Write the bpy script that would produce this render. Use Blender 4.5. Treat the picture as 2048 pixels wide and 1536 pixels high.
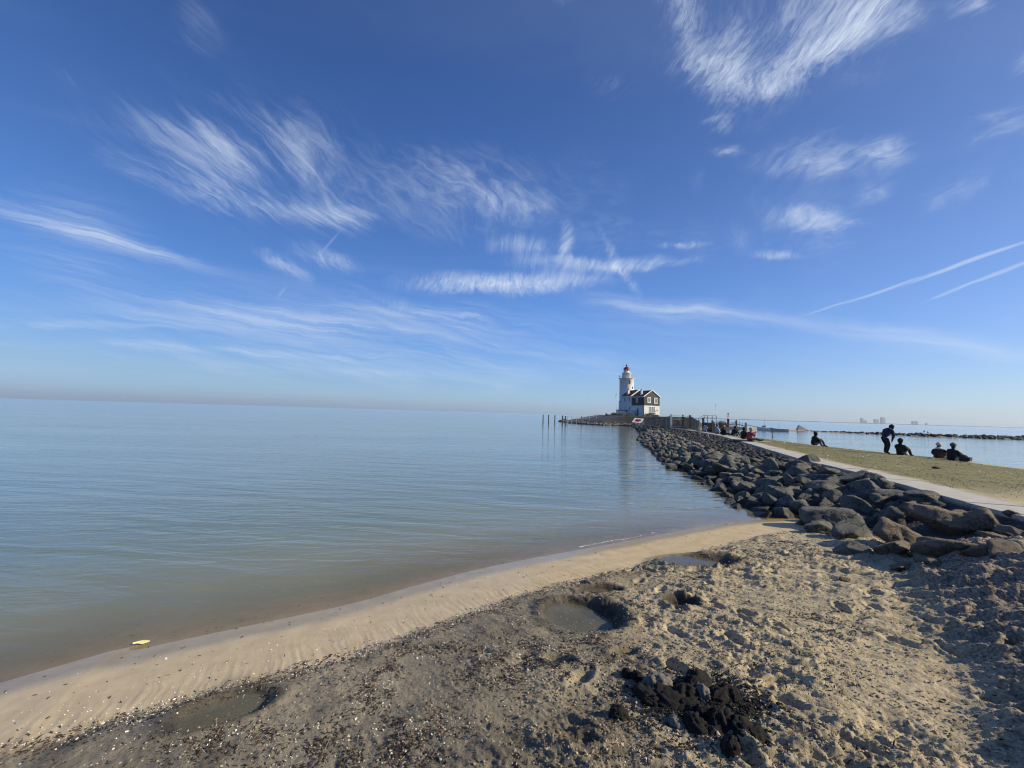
import bpy, bmesh, math, random
import numpy as np
from mathutils import Vector, Matrix, Euler

for _o in list(bpy.data.objects):
    bpy.data.objects.remove(_o, do_unlink=True)
random.seed(7)
rng = np.random.default_rng(7)
R = math.radians
sc = bpy.context.scene
COL = sc.collection

# ------------------------------------------------------------------ camera
CAM_Z = 2.30            # lens height above the water
FPX = 770.0             # focal length in pixels of a 2048 px wide frame
PITCH, ROLL = 4.30, 1.68
cam_data = bpy.data.cameras.new('camera')
cam_data.sensor_width = 36.0
cam_data.lens = FPX / 2048.0 * 36.0
cam_data.clip_start = 0.05
cam_data.clip_end = 40000.0
cam = bpy.data.objects.new('camera', cam_data)
COL.objects.link(cam)
CAM_ROT = Matrix.Rotation(R(90 + PITCH), 3, 'X') @ Matrix.Rotation(R(ROLL), 3, 'Z')
cam.matrix_world = Matrix.Translation((0, 0, CAM_Z)) @ CAM_ROT.to_4x4()
sc.camera = cam


def ray(px, py):
    return CAM_ROT @ Vector(((px - 1024.0) / FPX, -(py - 768.0) / FPX, -1.0))


def at_z(px, py, z):
    """place on the level z that is seen at photo pixel (px, py)"""
    d = ray(px, py)
    t = (z - CAM_Z) / d.z
    return Vector((d.x * t, d.y * t, z))


def at_y(px, py, y):
    """point at distance y ahead that is seen at photo pixel (px, py)"""
    d = ray(px, py)
    t = y / d.y
    return Vector((d.x * t, y, CAM_Z + d.z * t))


# ------------------------------------------------------------------ sun, sky, exposure
SUN_EL, SUN_AZ = R(28.0), R(101.0)       # azimuth measured from straight ahead to the right
sun_dir = Vector((math.sin(SUN_AZ) * math.cos(SUN_EL), math.cos(SUN_AZ) * math.cos(SUN_EL), math.sin(SUN_EL)))
sd = bpy.data.lights.new('sun', 'SUN')
sd.energy = 5.0
sd.angle = R(0.55)
sd.color = (1.0, 0.88, 0.66)
sun = bpy.data.objects.new('sun', sd)
sun.rotation_euler = sun_dir.to_track_quat('Z', 'Y').to_euler()
sun.location = (60, -20, 60)
COL.objects.link(sun)

sc.view_settings.view_transform = 'Standard'
sc.view_settings.look = 'None'
sc.view_settings.gamma = 1.0
sc.view_settings.exposure = 0.30
sc.view_settings.use_curve_mapping = False
sc.render.engine = 'CYCLES'
sc.cycles.use_denoising = True
sc.cycles.filter_width = 1.15
sc.cycles.max_bounces = 5
sc.cycles.diffuse_bounces = 2
sc.cycles.glossy_bounces = 3
sc.cycles.transparent_max_bounces = 8
sc.cycles.volume_bounces = 0
sc.cycles.caustics_reflective = False
sc.cycles.caustics_refractive = False


class NB:
    """small node builder"""
    def __init__(self, nt):
        self.nt = nt
        nt.nodes.clear()

    def n(self, kind, **kw):
        nd = self.nt.nodes.new(kind)
        for k, v in kw.items():
            setattr(nd, k, v)
        return nd

    def put(self, sock, v):
        if isinstance(v, bpy.types.NodeSocket):
            self.nt.links.new(v, sock)
        elif v is not None:
            sock.default_value = v

    def m(self, op, a, b=None, c=None, clamp=False):
        nd = self.n('ShaderNodeMath', operation=op, use_clamp=clamp)
        self.put(nd.inputs[0], a); self.put(nd.inputs[1], b)
        if c is not None: self.put(nd.inputs[2], c)
        return nd.outputs[0]

    def vm(self, op, a, b=None, scale=None):
        nd = self.n('ShaderNodeVectorMath', operation=op)
        self.put(nd.inputs[0], a)
        if b is not None: self.put(nd.inputs[1], b)
        if scale is not None: self.put(nd.inputs['Scale'], scale)
        return nd.outputs['Value'] if op in ('LENGTH', 'DOT_PRODUCT', 'DISTANCE') else nd.outputs[0]

    def xyz(self, x, y, z=0.0):
        nd = self.n('ShaderNodeCombineXYZ')
        self.put(nd.inputs[0], x); self.put(nd.inputs[1], y); self.put(nd.inputs[2], z)
        return nd.outputs[0]

    def sep(self, v):
        nd = self.n('ShaderNodeSeparateXYZ')
        self.put(nd.inputs[0], v)
        return nd.outputs

    def mapt(self, v, loc, rot, scl):
        nd = self.n('ShaderNodeMapping', vector_type='TEXTURE')
        self.put(nd.inputs[0], v)
        nd.inputs[1].default_value = loc
        nd.inputs[2].default_value = rot
        nd.inputs[3].default_value = scl
        return nd.outputs[0]

    def noise(self, v, scale=1.0, detail=4.0, rough=0.5, dist=0.0, lac=2.0):
        nd = self.n('ShaderNodeTexNoise')
        self.put(nd.inputs['Vector'], v)
        nd.inputs['Scale'].default_value = scale
        nd.inputs['Detail'].default_value = detail
        nd.inputs['Roughness'].default_value = rough
        nd.inputs['Lacunarity'].default_value = lac
        nd.inputs['Distortion'].default_value = dist
        return nd.outputs[0]

    def noisec(self, v, scale=1.0, detail=4.0, rough=0.5):
        nd = self.n('ShaderNodeTexNoise')
        self.put(nd.inputs['Vector'], v)
        nd.inputs['Scale'].default_value = scale
        nd.inputs['Detail'].default_value = detail
        nd.inputs['Roughness'].default_value = rough
        return nd.outputs['Color']

    def voro(self, v, scale=1.0, feature='F1', out='Distance', rand=1.0):
        nd = self.n('ShaderNodeTexVoronoi', feature=feature)
        self.put(nd.inputs['Vector'], v)
        nd.inputs['Scale'].default_value = scale
        nd.inputs['Randomness'].default_value = rand
        return nd.outputs[out]

    def mr(self, v, a, b, c=0.0, d=1.0, smooth=False):
        nd = self.n('ShaderNodeMapRange', clamp=True)
        if smooth: nd.interpolation_type = 'SMOOTHSTEP'
        self.put(nd.inputs[0], v)
        for i, x in enumerate((a, b, c, d)):
            self.put(nd.inputs[i + 1], x)
        return nd.outputs[0]

    def mix(self, f, a, b):
        nd = self.n('ShaderNodeMix', data_type='RGBA')
        self.put(nd.inputs[0], f)
        for s, v in ((nd.inputs[6], a), (nd.inputs[7], b)):
            if isinstance(v, tuple) and len(v) == 3: v = (*v, 1.0)
            self.put(s, v)
        return nd.outputs[2]

    def bump(self, h, strength=0.5, dist=0.02, normal=None):
        nd = self.n('ShaderNodeBump')
        self.put(nd.inputs['Height'], h)
        nd.inputs['Strength'].default_value = strength
        nd.inputs['Distance'].default_value = dist
        if normal is not None: self.put(nd.inputs['Normal'], normal)
        return nd.outputs[0]


# ------------------------------------------------------------------ the sky with its cirrus
world = bpy.data.worlds.new('World')
sc.world = world
world.use_nodes = True
w = NB(world.node_tree)
sky = w.n('ShaderNodeTexSky', sky_type='NISHITA')
sky.sun_disc = False
sky.sun_elevation = SUN_EL
sky.sun_rotation = SUN_AZ
sky.air_density = 1.0
sky.dust_density = 0.55
sky.ozone_density = 2.2
tc = w.n('ShaderNodeTexCoord')
D = w.sep(tc.outputs['Generated'])
k = w.m('ADD', w.m('MAXIMUM', D[1], -0.6), 1.0)
# stereographic plan of the sky, centre on the view's compass bearing (fixed to the world)
U = w.m('DIVIDE', D[0], k)
V = w.m('DIVIDE', D[2], k)
uv = w.xyz(U, V, 0.0)


def sky_uv(px, py):
    d = ray(px, py).normalized()
    return (d.x / (1 + d.y), d.z / (1 + d.y))


warp = w.noisec(w.mapt(uv, (0, 0, 0), (0, 0, 0), (0.20, 0.12, 1)), 1.0, 5.0, 0.60)
wv = w.vm('SUBTRACT', warp, (0.5, 0.5, 0.5))
uvw = w.vm('ADD', uv, w.vm('SCALE', wv, scale=0.10))
uvf = w.vm('ADD', uv, w.vm('SCALE', wv, scale=0.010))
bend = w.vm('SUBTRACT', w.noisec(w.mapt(uv, (0.3, 0.1, 0), (0, 0, 0), (0.34, 0.20, 1)), 1.0, 1.0, 0.5), (0.5, 0.5, 0.5))
uvn = w.vm('ADD', w.vm('ADD', uv, w.vm('SCALE', bend, scale=0.20)), w.vm('SCALE', wv, scale=0.045))
uvs = w.vm('ADD', uv, w.vm('SCALE', wv, scale=0.050))


def fibre(angle, long_, short, lo, hi, detail=5.0, rough=0.62, seed=0.0, coords=None, curl=0.9):
    c0 = coords or uvn
    fine = w.mapt(c0, (seed, seed * 0.7, 0), (0, 0, R(angle)), (long_ * 0.50, short * 0.42, 1))
    mid = w.mapt(c0, (seed, seed * 0.3, 0), (0, 0, R(angle - 10)), (long_ * 1.1, short * 1.7, 1))
    big = w.mapt(uvw, (seed * 2, seed, 0), (0, 0, R(angle + 8)), (long_ * 1.5, short * 5.0, 1))
    n1 = w.noise(fine, 1.0, detail, rough, curl)
    n2 = w.noise(mid, 1.0, 4.0, 0.6, 0.8)
    n3 = w.noise(big, 1.0, 3.0, 0.6, 0.6)
    return (w.m('ADD', w.m('MULTIPLY', n1, 0.30), w.m('ADD', w.m('MULTIPLY', n2, 0.38), w.m('MULTIPLY', n3, 0.32))), lo, hi, w.mr(w.m('ADD', w.m('MULTIPLY', n1, 0.65), w.m('MULTIPLY', n2, 0.35)), 0.36, 0.66))


def feature(p1, p2, wid, strength, hard=0.0, coords=None):
    a, b = sky_uv(*p1), sky_uv(*p2)
    cx, cy = (a[0] + b[0]) / 2, (a[1] + b[1]) / 2
    dx, dy = (b[0] - a[0]) / 2, (b[1] - a[1]) / 2
    L = math.hypot(dx, dy)
    mx, my = (p1[0] + p2[0]) / 2, (p1[1] + p2[1]) / 2
    c = sky_uv(mx, my + wid)
    W = math.hypot(c[0] - sky_uv(mx, my)[0], c[1] - sky_uv(mx, my)[1])
    thin = wid < 30
    v = w.mapt(coords or (uvs if thin else uvw), (cx, cy, 0), (0, 0, math.atan2(dy, dx)), (L * 1.25, W * (1.6 if wid > 12 else 1.5), 1))
    v = w.vm('MULTIPLY', v, (1, 1, 0))
    return w.mr(w.vm('LENGTH', v), 1.0, hard, 0.0, strength, smooth=True)


def total(fs):
    t = fs[0]
    for f in fs[1:]:
        t = w.m('ADD', t, f)
    return t


# A: the great swoosh left of centre, fibres running down to the right
gA = total([feature((150, 240), (900, 380), 150, .20), feature((130, 225), (600, 330), 70, .50), feature((200, 300), (560, 425), 40, .62), feature((330, 250), (520, 330), 36, .5),
            feature((360, 150), (540, 250), 16, .4), feature((480, 240), (720, 320), 75, .62), feature((480, 412), (790, 420), 40, .95),
            feature((640, 330), (1180, 420), 85, .55), feature((880, 395), (1140, 430), 40, .45), feature((70, 110), (190, 150), 30, .18), feature((340, 0), (470, 70), 50, .25)])
nA = fibre(-27, 0.105, 0.018, 0.33, 0.60, seed=1.3, rough=.66)
# B: long streaks low over the water and the streak at the left edge
gB = total([feature((-200, 600), (1500, 690), 95, .42), feature((-200, 700), (1300, 740), 30, .35), feature((-160, 380), (480, 556), 20, 1.0), feature((-100, 430), (330, 520), 60, .36), feature((60, 360), (330, 500), 60, .26),
            feature((-200, 580), (700, 645), 24, .45), feature((-200, 624), (480, 660), 11, .65), feature((-200, 660), (860, 716), 12, .50),
            feature((300, 612), (1100, 665), 34, .50), feature((900, 690), (1330, 725), 8, .26), feature((-100, 500), (300, 580), 36, .40)])
nB = fibre(-6, 0.42, 0.014, 0.30, 0.60, seed=4.1, detail=6.0, coords=uvs)
# C: bright centre streaks with ribs across them
gC = total([feature((780, 568), (1240, 552), 23, 1.5), feature((1000, 517), (1420, 523), 14, 1.1), feature((960, 480), (1130, 500), 18, .7),
            feature((1127, 430), (1133, 540), 14, 1.0), feature((1190, 450), (1285, 605), 10, .7), feature((1290, 491), (1420, 489), 8, .8),
            feature((490, 495), (625, 575), 15, .85), feature((560, 497), (730, 550), 22, .7), feature((1500, 506), (1615, 508), 11, .9),
            feature((1450, 440), (1500, 520), 24, .25), feature((720, 600), (860, 625), 22, .28)])
nC = fibre(80, 0.030, 0.010, 0.26, 0.56, seed=2.2, rough=.66)
# D: the feathery bank at the top right
gD = total([feature((1290, -60), (1400, 110), 46, .85), feature((1320, 100), (1900, 40), 110, .30), feature((1330, 115), (1600, 135), 40, 1.15), feature((1420, 40), (1560, 60), 60, .42),
            feature((1540, 130), (1760, 50), 48, 1.05), feature((1650, 110), (1860, -30), 72, 1.05), feature((1560, 0), (1900, -120), 90, .9),
            feature((1540, 140), (1560, 195), 22, .6), feature((1880, 50), (1950, -30), 32, .9), feature((1110, 10), (1160, -30), 26, .5),
            feature((1400, 235), (1480, 230), 26, .8), feature((2020, 120), (2080, 120), 26, .6), feature((1165, 165), (1280, 180), 18, .25)])
nD = fibre(58, 0.040, 0.013, 0.32, 0.58, seed=3.7, rough=.68)
# E: small tufts on the right
gE = total([feature((1400, 440), (1900, 420), 110, .16), feature((960, 450), (1500, 470), 60, .22), feature((1420, 300), (1510, 287), 14, .8), feature((1500, 285), (1830, 300), 34, .85), feature((1720, 295), (1820, 300), 22, .7),
            feature((1520, 430), (1750, 432), 23, 1.0), feature((1700, 375), (1800, 372), 20, .45), feature((1830, 400), (2060, 345), 46, .48),
            feature((1880, 275), (2080, 240), 32, .6), feature((1600, 360), (1700, 340), 26, .18), feature((1380, 345), (1430, 375), 20, .25),
            feature((1600, 480), (1730, 480), 18, .28), feature((1100, 380), (1290, 330), 70, .14)])
nE = fibre(14, 0.048, 0.016, 0.30, 0.60, seed=5.9, rough=.68)
# F: the long pale arc low on the right, soft
gF = total([feature((1120, 592), (1640, 650), 20, .85), feature((1500, 634), (2200, 708), 22, 1.0), feature((1150, 600), (1500, 690), 48, .26),
            feature((1500, 700), (2100, 740), 40, .20)])
nF = fibre(-8, 0.6, 0.03, 0.20, 0.62, seed=7.7, detail=5.0, coords=uvs)
# contrails
gT = total([feature((1600, 634), (1725, 592), 2.2, .45, .2, uvf), feature((1690, 606), (1860, 548), 2.8, .60, .3, uvf), feature((1810, 570), (2090, 470), 3.6, .75, .35, uvf),
            feature((1850, 603), (1960, 560), 3.0, .5, .3, uvf), feature((1930, 572), (2090, 512), 3.8, .6, .3, uvf),
            feature((638, 508), (680, 462), 2.6, .22, .2, uvf), feature((553, 598), (572, 572), 2.6, .2, .2, uvf)])
nT = fibre(20, 0.03, 0.012, 0.10, 0.55, seed=9.1, detail=3.0)
dens = gT
dens = w.m('MULTIPLY', gT, w.m('ADD', w.m('MULTIPLY', w.mr(nT[0], nT[1], nT[2]), 0.5), 0.5))
for g, nn in ((gA, nA), (gB, nB), (gC, nC), (gD, nD), (gE, nE), (gF, nF)):
    nz_, lo_, hi_, tx_ = nn
    cov = w.mr(w.m('MULTIPLY_ADD', w.m('MINIMUM', g, 1.2), 0.15, nz_), lo_ + 0.12, hi_ + 0.10, smooth=True)
    cov = w.m('MULTIPLY', cov, w.m('MULTIPLY_ADD', tx_, 0.72, 0.26))
    dens = w.m('MULTIPLY_ADD', g, cov, dens)
# thin veil everywhere, on a level cloud deck so it closes up towards the horizon
zc_ = w.m('ADD', w.m('MAXIMUM', D[2], 0.0), 0.12)
deck = w.xyz(w.m('DIVIDE', D[0], zc_), w.m('DIVIDE', D[1], zc_), 0)
veil = w.noise(w.mapt(deck, (3.0, 1.0, 0), (0, 0, R(20)), (2.2, 0.8, 1)), 1.0, 6.0, 0.58, 0.6)
dens = w.m('MULTIPLY_ADD', w.mr(veil, 0.50, 0.85, 0.0, 0.18, True), 1.0, dens)
dens = w.m('MULTIPLY', dens, 0.62)
dens = w.m('MINIMUM', dens, 0.85)
cloudcol = (8.2, 9.3, 11.0, 1.0)
# the camera's white balance: a cool, saturated sky, a little dimmer away from the sun near the horizon
elv = w.mr(D[2], 0.0, 0.75)
t0 = w.mix(w.mr(D[2], 0.0, 0.08, 0, 1, True), (0.93, 1.34, 2.40), (1.00, 1.26, 1.84))
t1 = w.mix(w.mr(D[2], 0.0, 0.30, 0, 1, True), t0, (0.90, 1.38, 2.18))
t2 = w.mix(w.mr(D[2], 0.30, 0.80, 0, 1, True), t1, (0.72, 1.10, 1.86))
near_sun = w.vm('DOT_PRODUCT', tc.outputs['Generated'], tuple(sun_dir))
t2 = w.mix(w.mr(near_sun, 0.05, 0.95, 0.0, 1.0), t2, (0.84, 0.96, 1.30))
lowf = w.m('MULTIPLY', w.mr(D[0], 0.2, -0.85, 0.0, 0.36, True), w.mr(D[2], 0.75, 0.0, 0.75, 1.0, True))
tinted = w.vm('SCALE', w.vm('MULTIPLY', sky.outputs[0], t2), scale=w.m('SUBTRACT', 1.0, lowf))
skyc = w.mix(dens, tinted, cloudcol)
bg = w.n('ShaderNodeBackground')
bg.inputs['Strength'].default_value = 0.069
w.put(bg.inputs['Color'], skyc)
wo = w.n('ShaderNodeOutputWorld')
w.nt.links.new(bg.outputs[0], wo.inputs[0])
world.cycles.sampling_method = 'MANUAL'
world.cycles.sample_map_resolution = 512

# ------------------------------------------------------------------ numeric helpers
def _hash(ix, iy, seed):
    h = (ix * 374761393 + iy * 668265263 + seed * 1442695041) & 0xFFFFFFFF
    h = ((h ^ (h >> 13)) * 1274126177) & 0xFFFFFFFF
    h = h ^ (h >> 16)
    return h


def perlin(x, y, seed=0):
    x = np.asarray(x, dtype=np.float64); y = np.asarray(y, dtype=np.float64)
    xi = np.floor(x).astype(np.int64); yi = np.floor(y).astype(np.int64)
    fx = x - xi; fy = y - yi
    u = fx * fx * fx * (fx * (fx * 6 - 15) + 10); v = fy * fy * fy * (fy * (fy * 6 - 15) + 10)

    def g(ix, iy, dx, dy):
        a = _hash(ix, iy, seed) * (2 * math.pi / 4294967296.0)
        return np.cos(a) * dx + np.sin(a) * dy
    n00 = g(xi, yi, fx, fy); n10 = g(xi + 1, yi, fx - 1, fy)
    n01 = g(xi, yi + 1, fx, fy - 1); n11 = g(xi + 1, yi + 1, fx - 1, fy - 1)
    return ((n00 * (1 - u) + n10 * u) * (1 - v) + (n01 * (1 - u) + n11 * u) * v) * 1.5


def fbm(x, y, octs=4, seed=0, gain=0.5, ridged=False):
    t = 0.0; a = 1.0; s = 0.0
    for i in range(octs):
        n = perlin(x * 2 ** i, y * 2 ** i, seed + i * 17)
        if ridged: n = 1 - 2 * np.abs(n)
        t = t + a * n; s += a; a *= gain
    return t / s


def sstep(a, b, x):
    t = np.clip((x - a) / (b - a), 0, 1)
    return t * t * (3 - 2 * t)


def poly_sd(pts, x, y):
    """signed distance to an open polyline (positive on its right) and arc length"""
    x = np.asarray(x, float); y = np.asarray(y, float)
    best = np.full(x.shape, 1e9); sgn = np.ones(x.shape); arc = np.zeros(x.shape); s0 = 0.0
    for (ax, ay), (bx, by) in zip(pts[:-1], pts[1:]):
        dx, dy = bx - ax, by - ay; L = math.hypot(dx, dy)
        t = np.clip(((x - ax) * dx + (y - ay) * dy) / L ** 2, 0, 1)
        d = np.hypot(x - (ax + t * dx), y - (ay + t * dy))
        cr = dx * (y - ay) - dy * (x - ax)
        m = d < best
        best = np.where(m, d, best); sgn = np.where(m, np.where(cr > 0, -1.0, 1.0), sgn)
        arc = np.where(m, s0 + t * L, arc); s0 += L
    return best * sgn, arc


def poly_in(pts, x, y):
    """signed distance to a closed polygon, positive inside"""
    x = np.asarray(x, float); y = np.asarray(y, float)
    best = np.full(x.shape, 1e9); inside = np.zeros(x.shape, bool)
    n = len(pts)
    for i in range(n):
        ax, ay = pts[i]; bx, by = pts[(i + 1) % n]
        dx, dy = bx - ax, by - ay; L2 = dx * dx + dy * dy
        t = np.clip(((x - ax) * dx + (y - ay) * dy) / L2, 0, 1)
        best = np.minimum(best, np.hypot(x - (ax + t * dx), y - (ay + t * dy)))
        c = ((ay > y) != (by > y))
        xx = ax + (y - ay) * dx / (dy if abs(dy) > 1e-9 else 1e-9)
        inside ^= (c & (x < xx))
    return np.where(inside, best, -best)


def smooth_poly(pts, n=6):
    out = []
    P = [pts[0]] + list(pts) + [pts[-1]]
    for i in range(1, len(P) - 2):
        p0, p1, p2, p3 = (np.array(q, float) for q in P[i - 1:i + 3])
        for j in range(n):
            t = j / n
            out.append(tuple(0.5 * ((2 * p1) + (-p0 + p2) * t + (2 * p0 - 5 * p1 + 4 * p2 - p3) * t * t + (-p0 + 3 * p1 - 3 * p2 + p3) * t ** 3)))
    out.append(tuple(pts[-1]))
    return out


def xy(px, py, z):
    v = at_z(px, py, z)
    return (v.x, v.y)


# ------------------------------------------------------------------ the plan of the place
SHORE = [(-40, -26), (-14, -8), (-8.5, -1.6)] + [xy(*q, 0.0) for q in ((0, 1366), (273, 1300), (480, 1255), (700, 1208), (850, 1166), (1000, 1129), (1200, 1092), (1420, 1051), (1500, 1041), (1596, 1036), (1660, 1040))] + [(8.6, 8.8), (11, 8.6), (15, 8.5), (22, 6), (34, -2)]
SHORE = smooth_poly(SHORE, 4)
# left edge of the concrete path, going away from the camera
PATH = [(5.0, -3.0)] + [xy(*q, 0.90) for q in ((2005, 1022), (1924, 1003), (1877, 990), (1770, 959), (1703, 942), (1602, 918.5), (1533, 898), (1475, 881), (1430, 869.3), (1385, 861.8), (1345, 856.2))]
PATH[0] = (PATH[1][0] - 0.36 * 6, PATH[1][1] - 6)
# foot of the rock armour on the lake side
TOE = [xy(*q, 0.0) for q in ((1640, 1046), (1596, 1035), (1543, 1027), (1502, 1015), (1478, 990), (1437, 970), (1402, 948), (1369, 938), (1344, 924), (1322, 901), (1293, 880), (1287, 862), (1270, 853))]
# bay-side edge of the grass
BANK = [(23, -12), (21.8, 4)] + [xy(*q, 0.62) for q in ((2048, 938), (1932, 923), (1865, 916), (1770, 907), (1667, 897), (1616, 892), (1545, 882.5))] + [(20.3, 36.5), (21.4, 43.5), (24.8, 55)]
# the lighthouse island
ISL = [xy(1268, 853, 0), xy(1239, 851.4, 0), xy(1204, 850.8, 0), xy(1171, 849, 0), (15.5, 104), (15.0, 122), (22, 138), (40, 146), (60, 138), (56, 112), (46, 84), (36, 66), (30, 56), (25.5, 51), (21.2, 49), (20.2, 60)]
# low sand flat with the beacon and the spit that runs on to the right
FLAT = [(27, 58), (33, 66), (44, 81), (56, 90), (62, 91), (70, 89.5), (80, 81), (88, 77), (96, 75.5), (130, 76), (170, 78), (170, 81), (130, 79), (96, 78.5), (88, 80), (80, 84.5), (70, 94), (63, 101), (55, 106), (40, 100), (30, 80)]
MOUND = [(9.0, 6.0), (7.2, 6.35)] + [xy(*q, z) for *q, z in ((1700, 1112, .36), (1752, 1125, .40), (1800, 1170, .45), (1850, 1240, .5), (1905, 1330, .53), (1935, 1420, .56), (1985, 1536, .58))] + [(1.9, 0.6), (1.2, -2.5), (0, -8)]
MOUND = smooth_poly(MOUND, 4)

HOLES = []   # x, y, long, short, angle, depth


def hole(px, py, z, dx, dy, depth, ang=None, lx=None):
    c = at_z(px, py, z); a = at_z(px - dx, py, z); b = at_z(px, py + dy, z)
    L = (a - c).length; S = (b - c).length
    HOLES.append((c.x, c.y, L, S, R(ang) if ang is not None else math.atan2(c.y - a.y, c.x - a.x), depth))


hole(1166, 1240, .20, 84, 40, .085, ang=-38)
hole(1200, 1186, .17, 44, 11, .05)
hole(1395, 1127, .16, 74, 18, .075)
hole(1362, 1215, .24, 34, 17, .06)
hole(445, 1425, .16, 96, 36, .045, ang=30)


def beach_raw(x, y):
    s, _ = poly_sd(SHORE, x, y)
    z = np.where(s < 0, 0.11 * s, np.where(s < 1.25, 0.118 * s, 0.1475 + 0.115 * (s - 1.25)))
    z = np.where(s > 3.2, 0.1475 + 0.115 * 1.95 + 0.05 * (s - 3.2), z)
    z = np.minimum(z, 0.66)
    z = np.maximum(z, -1.6)
    return z, s


def path_z(arc):
    return 0.90


def land(x, y, detail=True):
    """height of the ground and the weights of its kinds"""
    x = np.asarray(x, float); y = np.asarray(y, float)
    z, s = beach_raw(x, y)
    dm = poly_in(MOUND + [(14, -10), (14, 6.2)], x, y)
    dm = dm + 0.10 * fbm(x * 1.2, y * 1.2, 2, 5)
    # the trodden sand bank on the right
    md = sstep(0, 1.35, dm)
    bank = md * (0.40 + 0.26 * fbm(x * 1.1, y * 1.1, 3, 9)) + 0.12 * sstep(0.8, 3.0, dm)
    dp, arc = poly_sd(PATH, x, y)
    bank = bank * sstep(-0.2, 1.3, -dp + 0.0) * (dp < 0) + 0.0
    zb = z + bank
    # the causeway: lake slope, path, grass
    dt, _ = poly_sd(TOE, x, y)
    db, _ = poly_sd(BANK, x, y)
    du = np.maximum(-dp, 0)
    wd = np.maximum(dt + du, 0.6)
    u = np.clip(du / wd, 0, 1.6)
    zl = 0.78 - 0.80 * u ** 0.9
    ztop = 0.865
    gw = np.clip(dp - 0.8, 0, None)
    zg = 0.875 - 0.03 * np.clip(gw, 0, 9) + 0.018 * fbm(x * 0.6, y * 0.6, 3, 31) * sstep(0, 1, gw)
    edge = db            # positive east of the bank line (polyline runs away from camera -> right side)
    zg = np.where(edge < 0, zg, zg)
    zg = np.minimum(zg, 0.66 - 0.28 * np.clip(edge, -2.5, 9) - 0.10 * np.clip(edge + 2.5, 0, 2.5) * 0)
    zs = np.where(dp < 0, zl, np.where(dp < 0.8, ztop, zg))
    on = (y > 5.0) | (dp > 0.0)
    cut = np.where(y > PATH[-1][1] + 4, -1.6, 0.0)
    zs = np.where(on, zs, -2.0) + cut
    zs = np.where((y < 9.6) & (dp < 0), np.maximum(zs * sstep(9.0, 9.6, y) + (1 - sstep(9.0, 9.6, y)) * -2, 0.80 - 0.42 * du), zs)
    zs = np.where((y < 5.0) & (dp < 0), -2.0, zs)
    # the island and the flats
    di = poly_in(ISL, x, y)
    zi = np.where(di < 0, 0.25 * di, np.minimum(2.45, 0.02 + 0.30 * di + 0.9 * sstep(3, 9, di)))
    zi = np.where((x < 31) & (di > 0) & (y > 80), np.minimum(zi, 0.30 + 0.165 * np.clip(x - 17.0, 0, 14)), zi)
    zi = np.where((di > 0) & (x > 44), np.minimum(zi, 0.9), zi)
    df = poly_in(FLAT, x, y)
    zf = np.where(df < 0, 0.12 * df, np.minimum(0.45, 0.08 * df + 0.10 * sstep(0, 2, df)))
    H = np.maximum(np.maximum(zb, zs), np.maximum(zi, zf))
    H = np.maximum(H, -1.7)
    spit = (zs >= zb) & (zs >= zi)
    w_basalt = (spit & (dp < 0)).astype(float)
    w_grass = (spit & (dp > 0.7)).astype(float) * sstep(0.05, 0.5, gw + 0.35 * fbm(x * 1.1, y * 1.1, 3, 71)) * (1 - sstep(-0.9, 0.1, edge + 0.5 * fbm(x * .5, y * .5, 3, 72)))
    w_grass *= sstep(7.0, 10.5, y + 0.9 * fbm(x * .5, y * .5, 2, 73))
    isl = ((zi > zb) & (zi > zs)).astype(float)
    flat = ((zf > zb) & (zf > zs) & (zf > zi)).astype(float)
    w_tan = (1 - sstep(1.15, 1.38, s + 0.16 * fbm(x * 1.6, y * 1.6, 3, 41) + 0.05 * fbm(x * 9, y * 9, 2, 42))) * (~spit) * (1 - isl) * (1 - flat)
    w_wet = (1 - sstep(0.20, 0.42, s + 0.05 * fbm(x * 2, y * 2, 2, 44))) * (~spit | (H < 0.02)) * (1 - isl) * (1 - flat)
    w_mound = sstep(-0.05, 0.35, dm) * (dp < 0.0) * (~spit)
    pud = np.zeros_like(H)
    if detail:
        plate = (1 - w_tan) * (~spit) * (1 - isl) * (1 - flat) * (s > 0)
        rgt = sstep(-1.4, 2.2, x + 0.35 * (3.0 - y))       # rougher, more trodden towards the right
        H = H + plate * (0.030 * fbm(x * 1.3, y * 1.3, 3, 51))
        # trodden sand: sharp-crested hollows, drawn out along the slope
        ca, sa = math.cos(R(-38)), math.sin(R(-38))
        a = x * ca + y * sa; b = -x * sa + y * ca
        wx = 0.10 * fbm(x * 3, y * 3, 2, 60)
        wx2 = 0.22 * fbm(x * 1.4 + 7, y * 1.4, 2, 68)
        r1 = fbm(a * 1.9 + wx + wx2, b * 5.4 + wx2, 3, 61, ridged=True)
        r2 = fbm(a * 5.0 + wx * 2 + wx2 * 3, b * 16.0 + wx2 * 4, 3, 63, ridged=True)
        calm = 0.30 + 0.95 * sstep(-0.30, 0.35, fbm(x * 0.8 + 3, y * 0.8, 3, 66))
        rgt = rgt * calm
        r3 = fbm(x * 26, y * 26, 3, 65, gain=0.6)
        H = H + plate * ((0.008 + 0.040 * rgt) * r1 + (0.005 + 0.028 * rgt) * r2 + (0.0040 + 0.0062 * rgt) * r3)
        md2 = w_mound
        H = H + md2 * (0.090 * fbm(x * 2.0, y * 2.3, 3, 81, ridged=True) + 0.018 * fbm(x * 8, y * 8, 3, 82, ridged=True) + 0.008 * r3)
        # footprints and dents
        fr = np.random.default_rng(11)
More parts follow.
